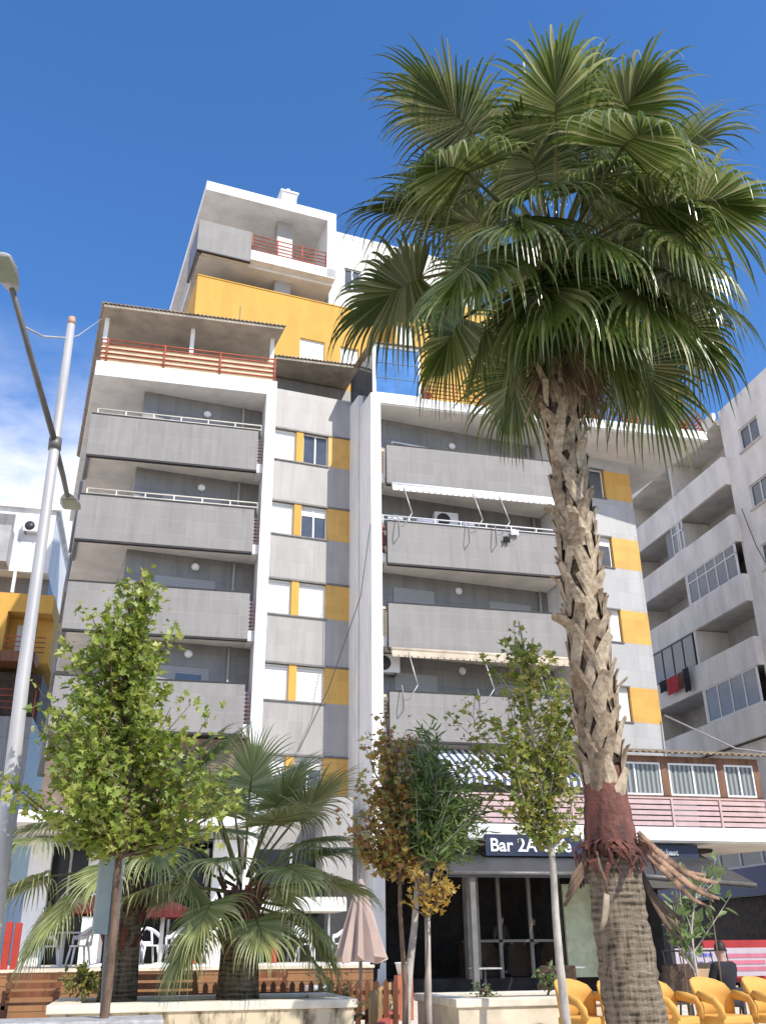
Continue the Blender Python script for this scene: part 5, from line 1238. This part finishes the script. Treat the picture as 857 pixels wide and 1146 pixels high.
# ================================================================== PEOPLE
def skin_mesh(name, nodes_, edges, mt, parent, root=0, sub=1):
    me=bpy.data.meshes.new(name); me.from_pydata([p for p,_ in nodes_],edges,[])
    me.materials.append(mt); o=bpy.data.objects.new(name,me); COL.objects.link(o); o.parent=parent
    sk=o.modifiers.new('skin','SKIN'); ly=me.skin_vertices[0] if me.skin_vertices else None
    if ly is None:
        bm=bmesh.new(); bm.from_mesh(me); bm.verts.layers.skin.verify(); bm.to_mesh(me); bm.free(); ly=me.skin_vertices[0]
    for i,(p,rr) in enumerate(nodes_):
        ly.data[i].radius=rr if isinstance(rr,tuple) else (rr,rr); ly.data[i].use_root=(i==root)
    sk.use_smooth_shade=True
    ss=o.modifiers.new('sub','SUBSURF'); ss.levels=sub; ss.render_levels=sub
    return o
def person(loc, rz, label, seated, top, low):
    t=thing('person',(0,0,0),label,'person','people at the cafe')
    h=.46 if seated else .90
    J={}
    pelvis=(0,0,h); chest=(0,.02,h+.38); neck=(0,0,h+.53); head=(0,-.03,h+.68)
    nd=[(pelvis,(.13,.10)),((0,.02,h+.2),(.125,.095)),(chest,(.15,.10)),(neck,.052),((0,-.02,h+.60),(.07,.08)),(head,(.078,.095)),((0,-.03,h+.76),(.06,.07))]
    ed=[(0,1),(1,2),(2,3),(3,4),(4,5),(5,6)]
    cn=[(pelvis,(.165,.135)),((0,.02,h+.2),(.16,.13)),(chest,(.185,.14)),((0,.0,h+.50),(.10,.09))]; ce=[(0,1),(1,2),(2,3)]
    ln=[(pelvis,(.17,.14))]; le=[]
    for s in (-1,1):
        if seated: sh,elb,wr,hd=(.19*s,.02,h+.44),(.25*s,-.06,h+.2),(.14*s,-.30,h+.18),(.10*s,-.38,h+.19)
        else: sh,elb,wr,hd=(.19*s,.02,h+.44),(.26*s,.03,h+.15),(.22*s,-.16,h+.02),(.20*s,-.24,h+.0)
        k=len(nd); nd+=[(sh,.055),(elb,.040),(wr,.028),(hd,(.02,.035))]; ed+=[(2,k),(k,k+1),(k+1,k+2),(k+2,k+3)]
        # fingers
        hv=Vector(hd); dv=(hv-Vector(wr)).normalized()
        for f_ in range(4):
            off=Vector((0,0,(.5-f_/3)*.05)); kk=len(nd); nd+=[(tuple(hv+dv*.045+off),.010),(tuple(hv+dv*(.085-.01*abs(f_-1.3))+off+Vector((-.01*s,0,0))),.008)]; ed+=[(k+3,kk),(kk,kk+1)]
        kk=len(nd); nd+=[(tuple(hv+dv*.03+Vector((-.03*s,0,.03))),.011)]; ed+=[(k+3,kk)]
        c=len(cn); cn+=[(sh,.085),(elb,.062),(tuple(Vector(elb).lerp(Vector(wr),.85)),.042)]; ce+=[(2,c),(c,c+1),(c+1,c+2)]
        if seated: hp,kn,an,to=(.09*s,-.02,h),(.12*s,-.44,h+.02),(.12*s,-.42,.08),(.12*s,-.56,.04)
        else: hp,kn,an,to=(.09*s,0,h-.05),(.10*s,-.02,.48),(.10*s,.02,.08),(.11*s,-.12,.04)
        k=len(nd); nd+=[(hp,.08),(kn,.055),(an,.04),(to,(.04,.03))]; ed+=[(0,k),(k,k+1),(k+1,k+2),(k+2,k+3)]
        c=len(ln); ln+=[(hp,.115),(kn,.082),(tuple(Vector(kn).lerp(Vector(an),.85)),.055)]; le+=[(0,c),(c,c+1),(c+1,c+2)]
    skin_mesh('body',nd,ed,M['skin'],t); skin_mesh('shirt',cn,ce,top,t); skin_mesh('trousers',ln,le,low,t)
    m=MB(); hz=h+.70
    prof=[]
    for i in range(7):
        z=-.03+.15*i/6; rr=.094*math.sqrt(max(0.02,1-(i/6)**2.4))
        prof.append((rr,z))
    m.lathe((0,-.005,hz),prof,14); ho=m.build('hair',M['hair'],t)
    m=MB(); m.hexa([(-.012,-.125,hz-.06),(.012,-.125,hz-.06),(.008,-.10,hz-.02),(-.008,-.10,hz-.02)],[(-.014,-.09,hz-.06),(.014,-.09,hz-.06),(.01,-.09,hz-.015),(-.01,-.09,hz-.015)]); m.build('nose',M['skin'],t)
    for s in (-1,1):
        m=MB(); m.lathe((.03*s,-.112,hz-.03),[(.004,-.008),(.010,0),(.004,.008)],8); m.build('eye',M['hair'],t)
        m=MB(); m.lathe((.08*s,-.02,hz-.05),[(.008,-.03),(.014,0),(.008,.03)],8); m.build('ear',M['skin'],t)
    for s in (-1,1):
        m=MB(); fx,fy=((.12*s,-.50) if seated else (.105*s,-.06)); m.box(fx-.045,fx+.045,fy-.13,fy+.12,0,.085); m.build('shoe',M['cloth_dark'],t,.02)
    t.location=loc; t.rotation_euler=(0,0,rad(rz)); return t
person((9.05,15.0,0),195,'person in a black top seated with their back to us right of the sapling',True,M['cloth_dark'],M['cloth_grey'])
person((10.7,29.9,.42),20,'person in dark clothes standing inside the dark cafe, left one of the two',False,M['cloth_grey'],M['cloth_dark'])
person((11.8,30.0,.42),-60,'person in dark clothes standing inside the dark cafe, right one of the two',False,M['cloth_dark'],M['cloth_dark'])
person((6.35,28.4,0),60,'person in a pale blue shirt standing in the dark cafe entrance',False,M['cloth_blue'],M['cloth_dark'])

# ================================================================== SKY, SUN, CAMERA
SUN_AZ, SUN_EL = 30, 45      # azimuth: degrees right of the direction straight behind the camera
w = bpy.data.worlds.new('World'); SC.world = w; w.use_nodes = True; nt = w.node_tree
bg = nt.nodes['Background']
sky = nt.nodes.new('ShaderNodeTexSky'); sky.sky_type='NISHITA'; sky.sun_disc=False
sky.sun_elevation=rad(SUN_EL); sky.sun_rotation=rad(180-SUN_AZ); sky.altitude=200; sky.air_density=1.0; sky.dust_density=.2; sky.ozone_density=4.0
tc = nt.nodes.new('ShaderNodeTexCoord'); mp = nt.nodes.new('ShaderNodeMapping'); mp.inputs['Scale'].default_value=(2.2,2.2,5.0)
no = nt.nodes.new('ShaderNodeTexNoise'); no.inputs['Scale'].default_value=1.7; no.inputs['Detail'].default_value=7; no.inputs['Roughness'].default_value=.55
nt.links.new(tc.outputs['Generated'],mp.inputs[0]); nt.links.new(mp.outputs[0],no.inputs['Vector'])
sx = nt.nodes.new('ShaderNodeSeparateXYZ'); nt.links.new(tc.outputs['Generated'],sx.inputs[0])
def mth(op,a,b,clamp=False):
    n=nt.nodes.new('ShaderNodeMath'); n.operation=op; n.use_clamp=clamp
    for i,v in enumerate((a,b)):
        if isinstance(v,(int,float)): n.inputs[i].default_value=v
        else: nt.links.new(v,n.inputs[i])
    return n.outputs[0]
lowm = mth('MULTIPLY',mth('SUBTRACT',.57,sx.outputs[2]),6.0,True)            # low in the sky
west = mth('MULTIPLY',mth('SUBTRACT',.15,sx.outputs[0]),6.0,True)           # a bank of cloud to the left
nn = mth('MULTIPLY',mth('SUBTRACT',no.outputs['Fac'],.31),5.5,True)
cl = mth('MULTIPLY',mth('MULTIPLY',lowm,west),nn,True)
mx = nt.nodes.new('ShaderNodeMix'); mx.data_type='RGBA'
hs = nt.nodes.new('ShaderNodeHueSaturation'); hs.inputs['Saturation'].default_value=1.2; hs.inputs['Hue'].default_value=.505
nt.links.new(sky.outputs[0],hs.inputs['Color'])
nt.links.new(mth('MULTIPLY',cl,.95),mx.inputs[0]); nt.links.new(hs.outputs[0],mx.inputs[6]); mx.inputs[7].default_value=(5.6,5.6,6.1,1)
nt.links.new(mx.outputs[2],bg.inputs['Color']); bg.inputs['Strength'].default_value=.15
sl = bpy.data.lights.new('sun','SUN'); sl.energy=3.2; sl.angle=rad(.5); sl.color=(1,.94,.84)
so = bpy.data.objects.new('sun',sl); COL.objects.link(so)
sd = Vector((math.sin(rad(SUN_AZ))*math.cos(rad(SUN_EL)), -math.cos(rad(SUN_AZ))*math.cos(rad(SUN_EL)), math.sin(rad(SUN_EL))))
so.rotation_euler = sd.to_track_quat('Z','Y').to_euler(); so.location=(8,-12,20)

cam = bpy.data.cameras.new('camera'); co = bpy.data.objects.new('camera',cam); COL.objects.link(co); SC.camera=co
cam.sensor_fit='VERTICAL'; cam.sensor_height=36; cam.lens=36*1055/1146; cam.clip_end=3000
p_,r_,y_ = rad(24.88), rad(-.6), rad(-13.4)
right=Vector((math.cos(y_),math.sin(y_),0)); f0=Vector((-math.sin(y_),math.cos(y_),0)); up0=Vector((0,0,1))
fw=f0*math.cos(p_)+up0*math.sin(p_); up=-f0*math.sin(p_)+up0*math.cos(p_)
R2=right*math.cos(r_)+up*math.sin(r_); U2=-right*math.sin(r_)+up*math.cos(r_)
mw=Matrix((R2,U2,-fw)).transposed().to_4x4(); mw.translation=(0,0,1.2); co.matrix_world=mw
SC.view_settings.view_transform='Standard'; SC.view_settings.look='None'; SC.view_settings.exposure=.70; SC.view_settings.gamma=1
SC.cycles.max_bounces=6; SC.cycles.diffuse_bounces=4; SC.cycles.transparent_max_bounces=6; SC.cycles.use_denoising=True
